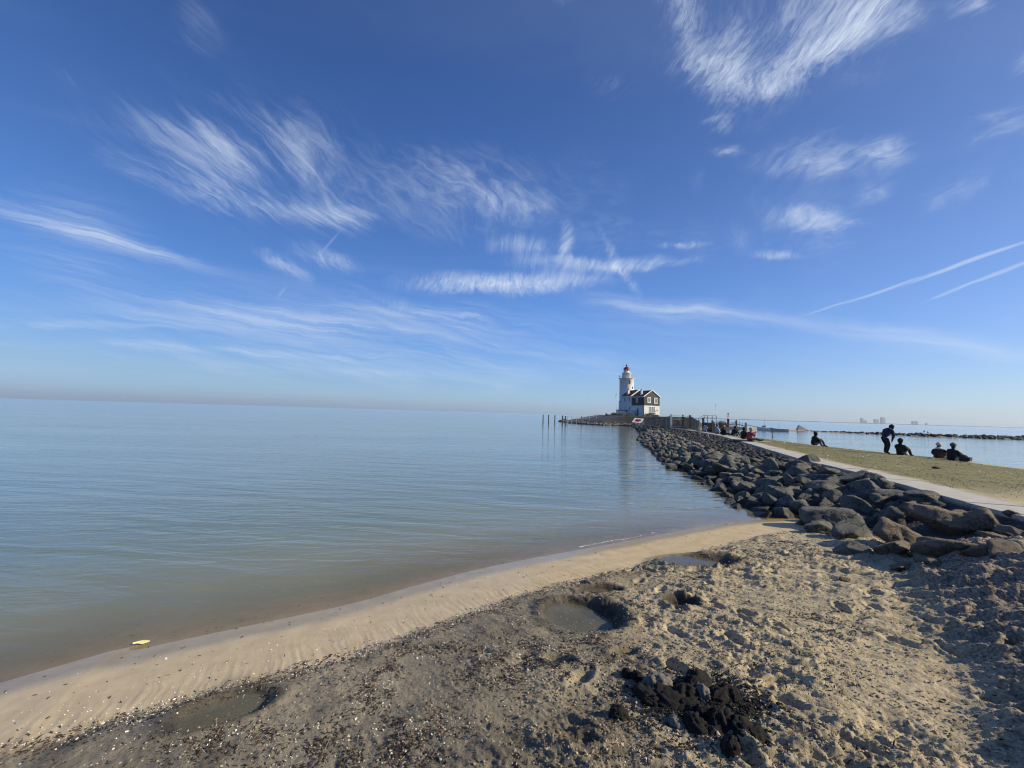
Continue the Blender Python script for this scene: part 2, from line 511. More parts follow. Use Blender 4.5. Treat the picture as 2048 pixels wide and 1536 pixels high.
        for i in range(150):
            fx = fr.uniform(0.2, 5.8); fy = fr.uniform(0.9, 6.2)
            ang = fr.uniform(0, math.pi); L = fr.uniform(.09, .16); S = fr.uniform(.045, .075); dp_ = fr.uniform(.015, .05)
            if fx < 1.3 and fr.random() < .6: continue
            m = (np.abs(x - fx) < .4) & (np.abs(y - fy) < .4) & (plate > .5)
            if not m.any(): continue
            qx = (x[m] - fx) * math.cos(ang) + (y[m] - fy) * math.sin(ang); qy = -(x[m] - fx) * math.sin(ang) + (y[m] - fy) * math.cos(ang)
            rr = np.sqrt((qx / L) ** 2 + (qy / S) ** 2)
            H[m] += -dp_ * (1 - sstep(.5, 1.0, rr)) + .30 * dp_ * np.exp(-((rr - 1.2) / .22) ** 2)
        # rills on the swash slope
        t = x * 0.86 + y * 0.51
        H = H + w_tan * sstep(0.45, 1.2, s) * 0.0050 * fbm(t * 22 + 1.2 * fbm(x * 3, y * 3, 2, 90), s * 1.6, 2, 91)
        H = H + w_tan * (s > .3) * 0.0010 * r3
        H = H + (spit & (dp > .8)) * 0.02 * fbm(x * 3, y * 3, 3, 95)
        H = H + (isl) * 0.10 * fbm(x * .7, y * .7, 3, 96) + flat * 0.05 * fbm(x * .5, y * .5, 3, 97)
    for (hx, hy, L, S, ang, dep) in HOLES:
        m = (np.abs(x - hx) < 2 * max(L, S)) & (np.abs(y - hy) < 2 * max(L, S))
        if not m.any(): continue
        xx = x[m] - hx; yy = y[m] - hy
        qx = xx * math.cos(ang) + yy * math.sin(ang); qy = -xx * math.sin(ang) + yy * math.cos(ang)
        rr = np.sqrt((qx / L) ** 2 + (qy / S) ** 2) + 0.12 * fbm(x[m] * 5, y[m] * 5, 3, 99)
        f = 1 - sstep(0.62, 1.12, rr)
        flatbase = np.asarray(beach_raw(x[m], y[m])[0])
        H[m] = H[m] * (1 - f) + (flatbase - dep + 0.004 * fbm(x[m] * 12, y[m] * 12, 3, 98)) * f + 0.25 * dep * np.exp(-((rr - 1.18) / .16) ** 2)
        pud[m] = np.maximum(pud[m], 1 - sstep(0.9, 1.5, rr))
    # strand line: a low crust of shell grit where the tan strip ends
    return H, dict(tan=w_tan, wet=w_wet, grass=w_grass, basalt=w_basalt, mound=w_mound, isl=isl, flat=flat, pud=pud, s=s, dp=dp, dm=dm, edge=edge)


def hz(x, y):
    return float(land(np.array([x]), np.array([y]))[0][0])


def ground_at(px, py, off=0.0):
    """place on the ground seen at photo pixel: walk down the ray until it meets the ground"""
    d = ray(px, py)
    t = np.geomspace(0.8, 160, 900)
    X = d.x * t; Y = d.y * t; Z = CAM_Z + d.z * t
    H, _ = land(X, Y, detail=False)
    i = np.argmax(Z < H)
    return Vector((X[i], Y[i], H[i] + off))


# ------------------------------------------------------------------ object helpers
def link(o, parent=None):
    COL.objects.link(o)
    if parent is not None: o.parent = parent
    return o


def tag(o, label=None, cat=None, group=None, kind=None):
    if label: o['label'] = label
    if cat: o['category'] = cat
    if group: o['group'] = group
    if kind: o['kind'] = kind
    return o


def empty(name, loc=(0, 0, 0), rz=0.0):
    o = bpy.data.objects.new(name, None)
    o.empty_display_size = 0.2
    o.location = loc; o.rotation_euler = (0, 0, rz)
    COL.objects.link(o)
    return o


def mesh_np(name, verts, faces, mats=None, smooth=False):
    """verts (n,3), faces (m,k) arrays"""
    me = bpy.data.meshes.new(name)
    verts = np.asarray(verts, dtype=np.float32); faces = np.asarray(faces, dtype=np.int32)
    kk = faces.shape[1]
    me.vertices.add(len(verts)); me.vertices.foreach_set('co', verts.ravel())
    me.loops.add(faces.size); me.loops.foreach_set('vertex_index', faces.ravel())
    me.polygons.add(len(faces))
    me.polygons.foreach_set('loop_start', np.arange(0, faces.size, kk, dtype=np.int32))
    me.polygons.foreach_set('loop_total', np.full(len(faces), kk, dtype=np.int32))
    if smooth: me.polygons.foreach_set('use_smooth', np.ones(len(faces), dtype=bool))
    me.update(calc_edges=True)
    for m in (mats if isinstance(mats, (list, tuple)) else [mats] if mats else []):
        me.materials.append(m)
    return me


def attr(me, name, vals):
    a = me.attributes.new(name, 'FLOAT', 'POINT')
    a.data.foreach_set('value', np.asarray(vals, dtype=np.float32))


class MB:
    """collects simple solids into one mesh"""
    def __init__(self):
        self.v = []; self.f = []; self.mi = []; self.sm = []

    def add(self, vs, fs, mi=0, sm=False):
        b = len(self.v)
        self.v += [tuple(p) for p in vs]
        for f in fs:
            self.f.append([b + i for i in f]); self.mi.append(mi); self.sm.append(sm)
        return self

    def box(self, c, s, rz=0.0, mi=0, M=None):
        cx, cy, cz = c; sx, sy, sz = s[0] / 2, s[1] / 2, s[2] / 2
        vs = []
        for dz in (-sz, sz):
            for dx, dy in ((-sx, -sy), (sx, -sy), (sx, sy), (-sx, sy)):
                p = Vector((dx, dy, dz))
                if M is not None: p = M @ p
                elif rz: p = Matrix.Rotation(rz, 3, 'Z') @ p
                vs.append((cx + p.x, cy + p.y, cz + p.z))
        return self.add(vs, [(0, 3, 2, 1), (4, 5, 6, 7), (0, 1, 5, 4), (1, 2, 6, 5), (2, 3, 7, 6), (3, 0, 4, 7)], mi)

    def tube(self, p, q, r, r2=None, n=8, mi=0, caps=True):
        p = Vector(p); q = Vector(q); r2 = r if r2 is None else r2
        ax = (q - p).normalized(); t = ax.orthogonal().normalized(); b = ax.cross(t)
        vs = []
        for c, rr in ((p, r), (q, r2)):
            for i in range(n):
                a = 2 * math.pi * i / n
                vs.append(c + (t * math.cos(a) + b * math.sin(a)) * rr)
        fs = [(i, (i + 1) % n, n + (i + 1) % n, n + i) for i in range(n)]
        if caps: fs += [tuple(reversed(range(n))), tuple(range(n, 2 * n))]
        return self.add(vs, fs, mi, n > 6)

    def lathe(self, prof, n=24, c=(0, 0, 0), mi=0, sm=True):
        vs = []
        for r, z in prof:
            for i in range(n):
                a = 2 * math.pi * i / n
                vs.append((c[0] + r * math.cos(a), c[1] + r * math.sin(a), c[2] + z))
        fs = []
        for j in range(len(prof) - 1):
            for i in range(n):
                fs.append((j * n + i, j * n + (i + 1) % n, (j + 1) * n + (i + 1) % n, (j + 1) * n + i))
        if prof[0][0] > 1e-4: fs.append(tuple(reversed(range(n))))
        if prof[-1][0] > 1e-4: fs.append(tuple((len(prof) - 1) * n + i for i in range(n)))
        return self.add(vs, fs, mi, sm)

    def prism(self, pts, d0, d1, axis='y', mi=0):
        """extrude a closed outline (u, z) from d0 to d1 along an axis"""
        n = len(pts); vs = []
        for d in (d0, d1):
            for u, z in pts:
                vs.append((u, d, z) if axis == 'y' else (d, u, z) if axis == 'x' else (u, z, d))
        fs = [tuple(range(n)), tuple(reversed(range(n, 2 * n)))] + [(i, n + i, n + (i + 1) % n, (i + 1) % n) for i in range(n)]
        return self.add(vs, fs, mi)

    def mesh(self, name, mats):
        me = bpy.data.meshes.new(name)
        me.from_pydata(self.v, [], self.f)
        for m in (mats if isinstance(mats, (list, tuple)) else [mats]): me.materials.append(m)
        me.polygons.foreach_set('material_index', self.mi)
        me.polygons.foreach_set('use_smooth', self.sm)
        bm = bmesh.new(); bm.from_mesh(me); bmesh.ops.recalc_face_normals(bm, faces=bm.faces)
        bm.to_mesh(me); bm.free()
        me.update()
        return me

    def build(self, name, mats, parent=None, bevel=0.0):
        o = bpy.data.objects.new(name, self.mesh(name, mats))
        link(o, parent)
        if bevel:
            bv = o.modifiers.new('bevel', 'BEVEL'); bv.width = bevel; bv.segments = 1; bv.limit_method = 'ANGLE'
        return o


# ------------------------------------------------------------------ materials
def new_mat(name):
    m = bpy.data.materials.new(name)
    m.use_nodes = True
    b = NB(m.node_tree)
    out = b.n('ShaderNodeOutputMaterial')
    p = b.n('ShaderNodeBsdfPrincipled')
    b.nt.links.new(p.outputs[0], out.inputs[0])
    return m, b, p, out


def simple(name, col, rough=0.7, var=0.12, scale=6.0, metal=0.0, bump=0.0, bscale=30.0, spec=0.5):
    m, b, p, out = new_mat(name)
    tc = b.n('ShaderNodeTexCoord').outputs['Object']
    n = b.noise(tc, scale, 4.0, 0.6)
    dark = tuple(c * (1 - var * 1.6) for c in col); lite = tuple(min(1, c * (1 + var)) for c in col)
    b.put(p.inputs['Base Color'], b.mix(b.mr(n, 0.3, 0.7), dark, lite))
    b.put(p.inputs['Roughness'], b.mr(n, 0.3, 0.7, max(0, rough - .07), min(1, rough + .07)))
    p.inputs['Metallic'].default_value = metal
    p.inputs['Specular IOR Level'].default_value = spec
    if bump:
        b.put(p.inputs['Normal'], b.bump(b.noise(tc, bscale, 5.0, 0.6), 0.6, bump))
    return m


# ---- the ground: sand in its several states, grass, stone base
mg, b, p, out = new_mat('ground_cover')
pos = b.n('ShaderNodeNewGeometry').outputs['Position']
A = lambda nm: b.n('ShaderNodeAttribute', attribute_name=nm).outputs['Fac']
n_big = b.noise(pos, 0.9, 4, 0.55)
n_mid = b.noise(pos, 5.0, 5, 0.6)
n_fin = b.noise(pos, 38.0, 5, 0.65)
n_grn = b.noise(pos, 220.0, 3, 0.7)
tan = b.mix(b.mr(n_mid, 0.35, 0.7), (0.50, 0.385, 0.205), (0.62, 0.485, 0.275))
tan = b.mix(b.mr(n_grn, 0.60, 0.74), tan, (0.60, 0.50, 0.36))
tan = b.mix(b.mr(n_grn, 0.36, 0.26), tan, (0.13, 0.10, 0.07))
drk = b.mix(b.mr(n_mid, 0.3, 0.72), (0.235, 0.200, 0.130), (0.43, 0.355, 0.225))
drk = b.mix(b.mr(n_big, 0.40, 0.68), (0.180, 0.158, 0.110), drk)
dry = b.mix(b.mr(n_mid, 0.3, 0.7), (0.37, 0.305, 0.19), (0.53, 0.445, 0.285))
sepp = b.sep(pos)
dryf = b.mr(b.m('ADD', b.m('ADD', b.m('MULTIPLY', sepp[0], 0.5), b.m('MULTIPLY', sepp[1], -0.10)), b.m('MULTIPLY', b.m('SUBTRACT', n_big, 0.5), 2.2)), -0.55, 1.0, 0, 1, True)
plate = b.mix(dryf, drk, dry)
# specks of plant litter and shell grit
stain = b.mr(b.noise(b.vm('ADD', pos, (3.1, 1.7, 0)), 1.35, 5, 0.62, 0.6), 0.53, 0.66, 0, 1, True)
plate = b.mix(b.m('MULTIPLY', stain, b.m('SUBTRACT', 0.72, b.m('MULTIPLY', dryf, 0.55))), plate, (0.085, 0.072, 0.052))
speck = b.voro(b.vm('MULTIPLY', b.vm('ADD', pos, b.vm('SCALE', b.noisec(pos, 20, 2), scale=0.05)), (1.0, 1.9, 1.0)), 62.0)
sp_m = b.m('MULTIPLY', b.mr(speck, 0.34, 0.22), b.mr(b.noise(pos, 3.2, 4, 0.6), 0.50, 0.62))
plate = b.mix(b.m('MULTIPLY', sp_m, 0.85), plate, (0.035, 0.027, 0.022))
plate = b.mix(b.mr(n_fin, 0.46, 0.30, 0, 0.72), plate, (0.075, 0.058, 0.042))
shell = b.m('MULTIPLY', b.mr(b.voro(pos, 95.0), 0.20, 0.13), b.mr(b.noise(pos, 2.3, 3, 0.6), 0.50, 0.66))
plate = b.mix(b.m('MULTIPLY', shell, 0.75), plate, (0.58, 0.54, 0.47))
col = b.mix(A('tan'), plate, tan)
col = b.mix(A('mound'), col, b.mix(b.mr(n_fin, 0.42, 0.62), (0.14, 0.115, 0.085), (0.40, 0.33, 0.235)))
gr = b.mix(b.mr(b.noise(pos, 0.8, 5, 0.65), 0.35, 0.65), (0.108, 0.112, 0.032), (0.190, 0.182, 0.066))
gr = b.mix(b.mr(b.noise(b.vm('MULTIPLY', pos, (1.0, 1.0, 0.2)), 6.0, 5, 0.7), 0.50, 0.68), gr, (0.23, 0.17, 0.10))
gr = b.mix(b.mr(b.noise(pos, 9.0, 5, 0.75), 0.58, 0.75, 0, 0.5), gr, (0.07, 0.062, 0.028))
col = b.mix(A('grass'), col, gr)
col = b.mix(A('basalt'), col, (0.055, 0.056, 0.060))
col = b.mix(A('flat'), col, (0.40, 0.29, 0.20))
isc = b.mix(b.mr(b.noise(pos, 1.2, 4, 0.6), 0.4, 0.62), (0.022, 0.020, 0.014), (0.055, 0.046, 0.028))
col = b.mix(A('isl'), col, isc)
wet = A('wet')
pud = A('pud')
col = b.mix(wet, col, b.vm('MULTIPLY', tan, (0.62, 0.60, 0.50)))
col = b.mix(b.m('MULTIPLY', pud, 0.92), col, b.mix(b.mr(n_mid, .42, .60), (0.020, 0.018, 0.014), (0.075, 0.062, 0.044)))
b.put(p.inputs['Base Color'], col)
damp = b.mr(b.m('ADD', n_big, A('damp')), 0.55, 1.1)
ro = b.m('SUBTRACT', 0.93, b.m('MULTIPLY', damp, 0.30))
ro = b.m('SUBTRACT', ro, b.m('MULTIPLY', A('tan'), 0.22))
ro = b.m('SUBTRACT', ro, b.m('MULTIPLY', wet, 0.40), clamp=True)
b.put(p.inputs['Roughness'], ro)
hgt = b.m('ADD', b.m('MULTIPLY', n_fin, 1.0), b.m('MULTIPLY', n_grn, 0.35))
nrm = b.bump(hgt, 0.9, 0.012)
rough_k = b.m('SUBTRACT', 1.0, b.m('MAXIMUM', b.m('MULTIPLY', A('tan'), 0.80), b.m('MULTIPLY', wet, 0.99)))
bn = b.n('ShaderNodeBump'); bn.inputs['Distance'].default_value = 0.012
b.put(bn.inputs['Height'], hgt); b.put(bn.inputs['Strength'], b.m('MULTIPLY', rough_k, 0.95))
b.put(p.inputs['Normal'], bn.outputs[0])
MAT_GROUND = mg

# ------------------------------------------------------------------ the land as one sheet (finer near the viewer)
def seq(a, b_, f):
    out = [a]
    while out[-1] < b_: out.append(out[-1] * f)
    return out


rad = [0.15, 0.4, 0.7] + seq(0.95, 11.5, 1.0048)
rad += seq(rad[-1] * 1.012, 175, 1.0125)
rad = np.array(rad)
azf = np.radians(np.arange(-64, 62, 0.125))
azb = np.radians(np.arange(62, 296, 2.0))
azs = np.concatenate([azf, azb])
nr, na = len(rad), len(azs)
AZ, RR = np.meshgrid(azs, rad, indexing='xy')
GX = (np.sin(AZ) * RR).ravel(); GY = (np.cos(AZ) * RR).ravel()
GH, GA = land(GX, GY)
idx = np.arange(nr * na).reshape(nr, na)
i00 = idx[:-1, :]; i10 = idx[1:, :]
i01 = np.roll(idx, -1, axis=1)[:-1, :]; i11 = np.roll(idx, -1, axis=1)[1:, :]
F = np.stack([i00, i10, i11, i01], axis=-1).reshape(-1, 4)
keep = np.max(GH[F], axis=1) > -0.85
F = F[keep][:, ::-1]
used = np.unique(F); remap = np.full(nr * na, -1); remap[used] = np.arange(len(used))
me = mesh_np('ground', np.stack([GX, GY, GH], 1)[used], remap[F], MAT_GROUND, smooth=True)
for nm in ('tan', 'wet', 'grass', 'basalt', 'mound', 'isl', 'flat', 'pud'):
    attr(me, nm, GA[nm][used])
attr(me, 'damp', (1 - sstep(-2.5, 1.5, GX + 0.3 * (3 - GY)))[used])
ground = link(bpy.data.objects.new('ground', me)); tag(ground, kind='structure')

# lake bed reaching to the horizon
bedm = simple('lake_bed_mud', (0.16, 0.14, 0.10), 0.9)
bv = MB(); bv.add([(-9200, -9200, -1.9), (9200, -9200, -1.9), (9200, 9200, -1.9), (-9200, 9200, -1.9)], [(0, 1, 2, 3)])
tag(bv.build('lake_bed', bedm), kind='structure')

# ------------------------------------------------------------------ water
mw = bpy.data.materials.new('lake_water'); mw.use_nodes = True
b = NB(mw.node_tree)
out = b.n('ShaderNodeOutputMaterial')
pos = b.n('ShaderNodeNewGeometry').outputs['Position']
depth = b.n('ShaderNodeAttribute', attribute_name='depth').outputs['Fac']
dist = b.vm('LENGTH', pos)
# ripples: long low swells, wind ripples, fine chop; patches of calmer and busier water
ang = R(-8)
w1 = b.noise(b.mapt(pos, (0, 0, 0), (0, 0, R(-6)), (3.0, 0.62, 1)), 1.0, 3.0, 0.5, 0.4)
w2 = b.noise(b.mapt(pos, (5, 0, 0), (0, 0, R(9)), (0.75, 0.17, 1)), 1.0, 3.0, 0.55, 0.5)
w3 = b.noise(b.mapt(pos, (0, 7, 0), (0, 0, R(-14)), (0.16, 0.055, 1)), 1.0, 2.0, 0.5, 0.3)
w4 = b.noise(b.mapt(pos, (0, 0, 0), (0, 0, R(3)), (22.0, 4.5, 1)), 1.0, 4.0, 0.55, 0.4)
patch = b.mr(w4, 0.36, 0.64, 0.25, 1.0, True)
shal = b.mr(depth, 0.0, 0.14, 0.10, 1.0)
h = b.m('ADD', b.m('MULTIPLY', w1, 0.042), b.m('ADD', b.m('MULTIPLY', b.m('MULTIPLY', w2, patch), 0.0200), b.m('MULTIPLY', b.m('MULTIPLY', w3, patch), 0.0012)))
h = b.m('MULTIPLY', h, shal)
bn = b.n('ShaderNodeBump'); bn.inputs['Strength'].default_value = 1.0; bn.inputs['Distance'].default_value = 1.0
b.put(bn.inputs['Height'], h)
gl = b.n('ShaderNodeBsdfGlossy'); gl.inputs['Color'].default_value = (1, 1, 1, 1)
b.put(gl.inputs['Roughness'], b.mr(dist, 5, 120, 0.05, 0.12))
b.put(gl.inputs['Normal'], bn.outputs[0])
turb = b.n('ShaderNodeBsdfDiffuse')
tcol = b.mix(b.mr(depth, 0.03, 0.40), (0.255, 0.240, 0.152), (0.142, 0.192, 0.150))
tcol = b.mix(b.mr(b.noise(b.mapt(pos, (0, 0, 0), (0, 0, R(18)), (5, 1.2, 1)), 1.0, 4, .6), .38, .64, 0, .5), tcol, (0.175, 0.205, 0.145))
b.put(turb.inputs['Color'], tcol)
clear = b.n('ShaderNodeBsdfTransparent')
clear.inputs['Color'].default_value = (0.93, 0.88, 0.78, 1)
body = b.n('ShaderNodeMixShader')
b.put(body.inputs[0], b.m('SUBTRACT', 1.0, b.m('POWER', 2.718, b.m('MULTIPLY', depth, -13.0))))
b.nt.links.new(clear.outputs[0], body.inputs[1]); b.nt.links.new(turb.outputs[0], body.inputs[2])
cosi = b.m('ABSOLUTE', b.vm('DOT_PRODUCT', bn.outputs[0], b.n('ShaderNodeNewGeometry').outputs['Incoming']))
schlick = b.m('MULTIPLY_ADD', b.m('POWER', b.m('SUBTRACT', 1.0, cosi, clamp=True), 5.0), 0.98, 0.02)
sh = b.n('ShaderNodeMixShader')
b.put(sh.inputs[0], schlick)
b.nt.links.new(body.outputs[0], sh.inputs[1]); b.nt.links.new(gl.outputs[0], sh.inputs[2])
b.nt.links.new(sh.outputs[0], out.inputs[0])

wr = np.array([0.2, 1.0] + seq(1.8, 40, 1.03) + seq(42, 9000, 1.12))
wa = np.radians(np.concatenate([np.arange(-75, 70, 0.6), np.arange(70, 285, 5.0)]))
AZ, RR = np.meshgrid(wa, wr, indexing='xy')
WX = (np.sin(AZ) * RR).ravel(); WY = (np.cos(AZ) * RR).ravel()
nearm = RR.ravel() < 180
WD = np.full(WX.shape, 1.7)
WD[nearm] = -land(WX[nearm], WY[nearm], detail=False)[0]
idx = np.arange(len(WX)).reshape(len(wr), len(wa))
F = np.stack([idx[:-1], idx[1:], np.roll(idx, -1, 1)[1:], np.roll(idx, -1, 1)[:-1]], -1).reshape(-1, 4)
F = F[np.max(WD[F], axis=1) > -0.03][:, ::-1]
used = np.unique(F); remap = np.full(len(WX), -1); remap[used] = np.arange(len(used))
me = mesh_np('lake_water', np.stack([WX, WY, np.zeros_like(WX)], 1)[used], remap[F], mw, smooth=True)
attr(me, 'depth', np.maximum(WD[used], 0))
water = link(bpy.data.objects.new('lake_water', me)); tag(water, kind='structure')

# ------------------------------------------------------------------ stone materials
def stone_mat(name, c1, c2, warm, wetline=True, sandy=0.0):
    m, b, p, out = new_mat(name)
    geo = b.n('ShaderNodeNewGeometry')
    pos = geo.outputs['Position']
    oi = b.n('ShaderNodeObjectInfo').outputs['Random']
    off = b.vm('ADD', pos, b.xyz(b.m('MULTIPLY', oi, 37.0), 0, 0))
    n1 = b.noise(off, 3.0, 5, 0.65)
    n2 = b.noise(off, 22.0, 6, 0.7)
    n3 = b.noise(off, 110.0, 3, 0.7)
    c = b.mix(b.mr(n1, 0.32, 0.68), c1, c2)
    c = b.mix(b.m('MULTIPLY', oi, 0.45), c, warm)
    c = b.mix(b.mr(n2, 0.57, 0.68, 0, 0.60), c, (0.34, 0.31, 0.245))
    c = b.mix(b.mr(n2, 0.42, 0.30, 0, 0.75), c, (0.055, 0.052, 0.048))
    c = b.mix(b.mr(n3, 0.58, 0.75, 0, 0.35), c, (0.42, 0.40, 0.36))
    cr_ = b.voro(b.vm('ADD', off, b.vm('SCALE', b.noisec(off, 5.0, 3), scale=0.35)), 2.6, 'DISTANCE_TO_EDGE')
    crk = b.mr(cr_, 0.030, 0.0, 0, 1)
    c = b.mix(b.m('MULTIPLY', crk, 0.8), c, (0.02, 0.02, 0.018))
    if sandy:
        nz = b.sep(geo.outputs['Normal'])[2]
        c = b.mix(b.m('MULTIPLY', b.mr(b.m('ADD', nz, b.m('MULTIPLY', n2, 0.8)), 0.55, 1.05), sandy), c, (0.33, 0.26, 0.18))
    z = b.sep(pos)[2]
    if wetline:
        wl = b.mr(b.m('ADD', z, b.m('MULTIPLY', b.m('SUBTRACT', n1, 0.5), 0.35)), 0.34, 0.10, 0, 1, True)
        c = b.mix(b.m('MULTIPLY', wl, 0.86), c, (0.022, 0.021, 0.017))
        b.put(p.inputs['Roughness'], b.m('SUBTRACT', 0.9, b.m('MULTIPLY', wl, 0.45)))
    else:
        p.inputs['Roughness'].default_value = 0.9
    b.put(p.inputs['Base Color'], c)
    hh = b.m('SUBTRACT', b.m('ADD', n2, b.m('MULTIPLY', n3, 0.35)), b.m('MULTIPLY', crk, 0.5))
    b.put(p.inputs['Normal'], b.bump(hh, 1.0, 0.06))
    return m


ROCK = stone_mat('granite_boulder', (0.062, 0.064, 0.060), (0.250, 0.248, 0.212), (0.150, 0.142, 0.115))
ROCK_S = stone_mat('sand_crusted_boulder', (0.062, 0.052, 0.038), (0.150, 0.122, 0.084), (0.11, 0.088, 0.058), True, 0.55)
BASALT = stone_mat('basalt_stone', (0.034, 0.036, 0.038), (0.095, 0.093, 0.090), (0.075, 0.068, 0.058), False)
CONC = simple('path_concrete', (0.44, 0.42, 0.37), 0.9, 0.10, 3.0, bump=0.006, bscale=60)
CONC_SHADE = simple('shaded_kerb_concrete', (0.20, 0.19, 0.175), 0.9, 0.2, 4.0, bump=0.01, bscale=25)  # the kerb face's shade is put into this darker concrete colour


def rock_mesh(name, seed, sub=3, planes=11, mat=ROCK, ax=(1, .8, .62), lump=0.06, tight=0.42):
    r = np.random.default_rng(seed)
    bm = bmesh.new(); bmesh.ops.create_icosphere(bm, subdivisions=sub, radius=1.0)
    V_ = np.array([v.co[:] for v in bm.verts]); F_ = np.array([[v.index for v in f.verts] for f in bm.faces]); bm.free()
    # real boulders are split blocks: cut the ball with a handful of planes
    N_ = r.normal(size=(planes, 3)); N_ /= np.linalg.norm(N_, axis=1)[:, None]
    dd = r.uniform(tight, 0.78, planes)
    rad_ = np.ones(len(V_)) * 1.05
    for n_, d_ in zip(N_, dd):
        c_ = V_ @ n_
        lim = np.where(c_ > 1e-3, d_ / np.maximum(c_, 1e-3), 9)
        k_ = 0.035
        rad_ = np.where(lim < rad_, lim, rad_)
    nx = fbm(V_[:, 0] * 1.7 + seed, V_[:, 1] * 1.7 + V_[:, 2] * 1.3, 3, seed)
    ny = fbm(V_[:, 0] * 5 + seed, V_[:, 1] * 5 - V_[:, 2] * 4, 3, seed + 5)
    nq = fbm(V_[:, 0] * 12 + seed, V_[:, 1] * 12 + V_[:, 2] * 11, 2, seed + 8)
    rad_ = rad_ * (1 + lump * nx + 0.045 * ny + 0.030 * nq)
    P_ = V_ * rad_[:, None] * np.array(ax)
    return mesh_np(name, P_, F_, mat, smooth=False)


ROCKS_HI = [rock_mesh('boulder', 100 + i, 4, 7 + i % 4, ROCK, (1, random.uniform(.7, .95), random.uniform(.6, .85))) for i in range(10)]
ROCKS_HIS = [rock_mesh('boulder', 140 + i, 4, 12, ROCK_S, (1, .85, .7), 0.20, .50) for i in range(5)]
ROCKS_LO = [rock_mesh('boulder', 200 + i, 2, 9 + i % 4, ROCK, (1, random.uniform(.7, .95), random.uniform(.6, .85))) for i in range(8)]
for me_ in ROCKS_HI + ROCKS_HIS:
    pass

Z7 = [(255, 165, 160, 95), (80, 225, 200, 95), (170, 255, 185, 100), (310, 235, 100, 60), (390, 275, 210, 95), (280, 318, 220, 60), (590, 325, 240, 130),
      (690, 380, 190, 130), (60, 360, 140, 100), (230, 365, 200, 95), (440, 330, 90, 55), (780, 330, 150, 100), (870, 375, 150, 120), (400, 425, 290, 140),
      (240, 445, 120, 70), (640, 470, 195, 100), (30, 430, 80, 70), (140, 420, 100, 70), (60, 530, 150, 160), (190, 495, 130, 90), (400, 545, 240, 140),
      (190, 575, 130, 90), (830, 515, 170, 120), (650, 585, 240, 150), (930, 475, 260, 110), (1090, 490, 210, 80), (1080, 578, 160, 140), (1260, 505, 310, 120),
      (960, 560, 120, 80), (430, 665, 420, 180), (230, 690, 150, 60), (345, 745, 210, 100), (620, 775, 300, 150), (720, 690, 150, 70), (950, 650, 310, 120)]
Z7S = [(1000, 810, 480, 240), (1240, 600, 220, 120), (1400, 700, 540, 270), (960, 925, 390, 180), (1420, 920, 420, 190), (1690, 700, 300, 190),
       (1105, 965, 140, 100), (1060, 1005, 260, 70), (1800, 840, 190, 120), (1650, 970, 260, 160), (1950, 625, 170, 80), (1810, 665, 200, 80), (1040, 1075, 240, 100),
       (1300, 1050, 400, 110), (1900, 960, 320, 150), (1560, 640, 200, 90), (1950, 780, 220, 120)]
Z6 = [(690, 315, 95, 85), (600, 290, 90, 60), (740, 405, 120, 80), (800, 362, 120, 85), (905, 412, 115, 75), (1085, 430, 190, 85), (1190, 475, 145, 115),
      (980, 470, 95, 55), (610, 420, 95, 75), (650, 470, 90, 85), (540, 345, 80, 60), (560, 400, 90, 60), (460, 370, 90, 70), (350, 350, 80, 60), (290, 330, 90, 50),
      (880, 505, 180, 90), (1030, 580, 150, 130), (1160, 595, 140, 110), (1320, 575, 210, 135), (1450, 515, 150, 95), (1100, 480, 90, 60), (1300, 480, 110, 60),
      (1000, 540, 120, 70), (1230, 540, 130, 80), (700, 480, 120, 90), (800, 470, 150, 110), (820, 580, 140, 110), (1420, 690, 260, 110), (1330, 740, 200, 90),
      (1210, 740, 160, 80), (950, 745, 130, 45), (1450, 900, 190, 160), (1330, 850, 200, 90), (1150, 690, 190, 70), (1300, 660, 180, 90), (1480, 620, 150, 90), (1400, 620, 120, 80)]

armour = tag(empty('rock_armour', (8, 14, 0)), 'long bank of grey granite boulders between the lake and the concrete path', 'breakwater')
parts_near = []
far_items = []


def place_rock(px, py_bottom, wpx, hpx, his, parent, seed):
    r = random.Random(seed)
    g = ground_at(px, py_bottom)
    dep = g.y
    k0 = 0.86 if his else 0.90
    rx = wpx * dep / FPX / 2 * k0; rz = hpx * dep / FPX / 2 * k0 * 1.1
    me_ = r.choice(ROCKS_HIS if his else ROCKS_HI)
    o = bpy.data.objects.new('boulder', me_)
    rz = max(min(rz, rx * 1.1), rx * 0.52)
    o.scale = (rx / 0.80, rx * r.uniform(.8, 1.05) / 0.78, rz / 0.60)
    o.rotation_euler = (r.uniform(-.4, .4), r.uniform(-.4, .4), r.choice((0, math.pi)) + r.uniform(-.9, .9))
    c_ = at_y(px, py_bottom - hpx * 0.5, g.y + rx * 0.45)
    o.location = c_
    link(o, parent)
    if parent is not None: o.matrix_parent_inverse = Matrix.Translation(-parent.location)
    return o, c_, max(rx, rz)


placed = []
sd_i = 0
for (cx, cy, w_, h_) in Z7:
    sd_i += 1
    o, c_, rr_ = place_rock(1560 + cx / 4.197, 880 + (cy + h_ / 2) / 4.197, w_ / 4.197, h_ / 4.197, False, armour, sd_i); placed.append((c_, rr_))
for (cx, cy, w_, h_) in Z7S:
    sd_i += 1
    o, c_, rr_ = place_rock(1560 + cx / 4.197, 880 + (cy + h_ / 2) / 4.197, w_ / 4.197, h_ / 4.197, True, armour, sd_i); placed.append((c_, rr_))
for (cx, cy, w_, h_) in Z6:
    sd_i += 1
    o, c_, rr_ = place_rock(1260 + cx / 5.12, 830 + (cy + h_ / 2) / 5.12, w_ / 5.12, h_ / 5.12, False, armour, sd_i); placed.append((c_, rr_))
n_near = len(placed)

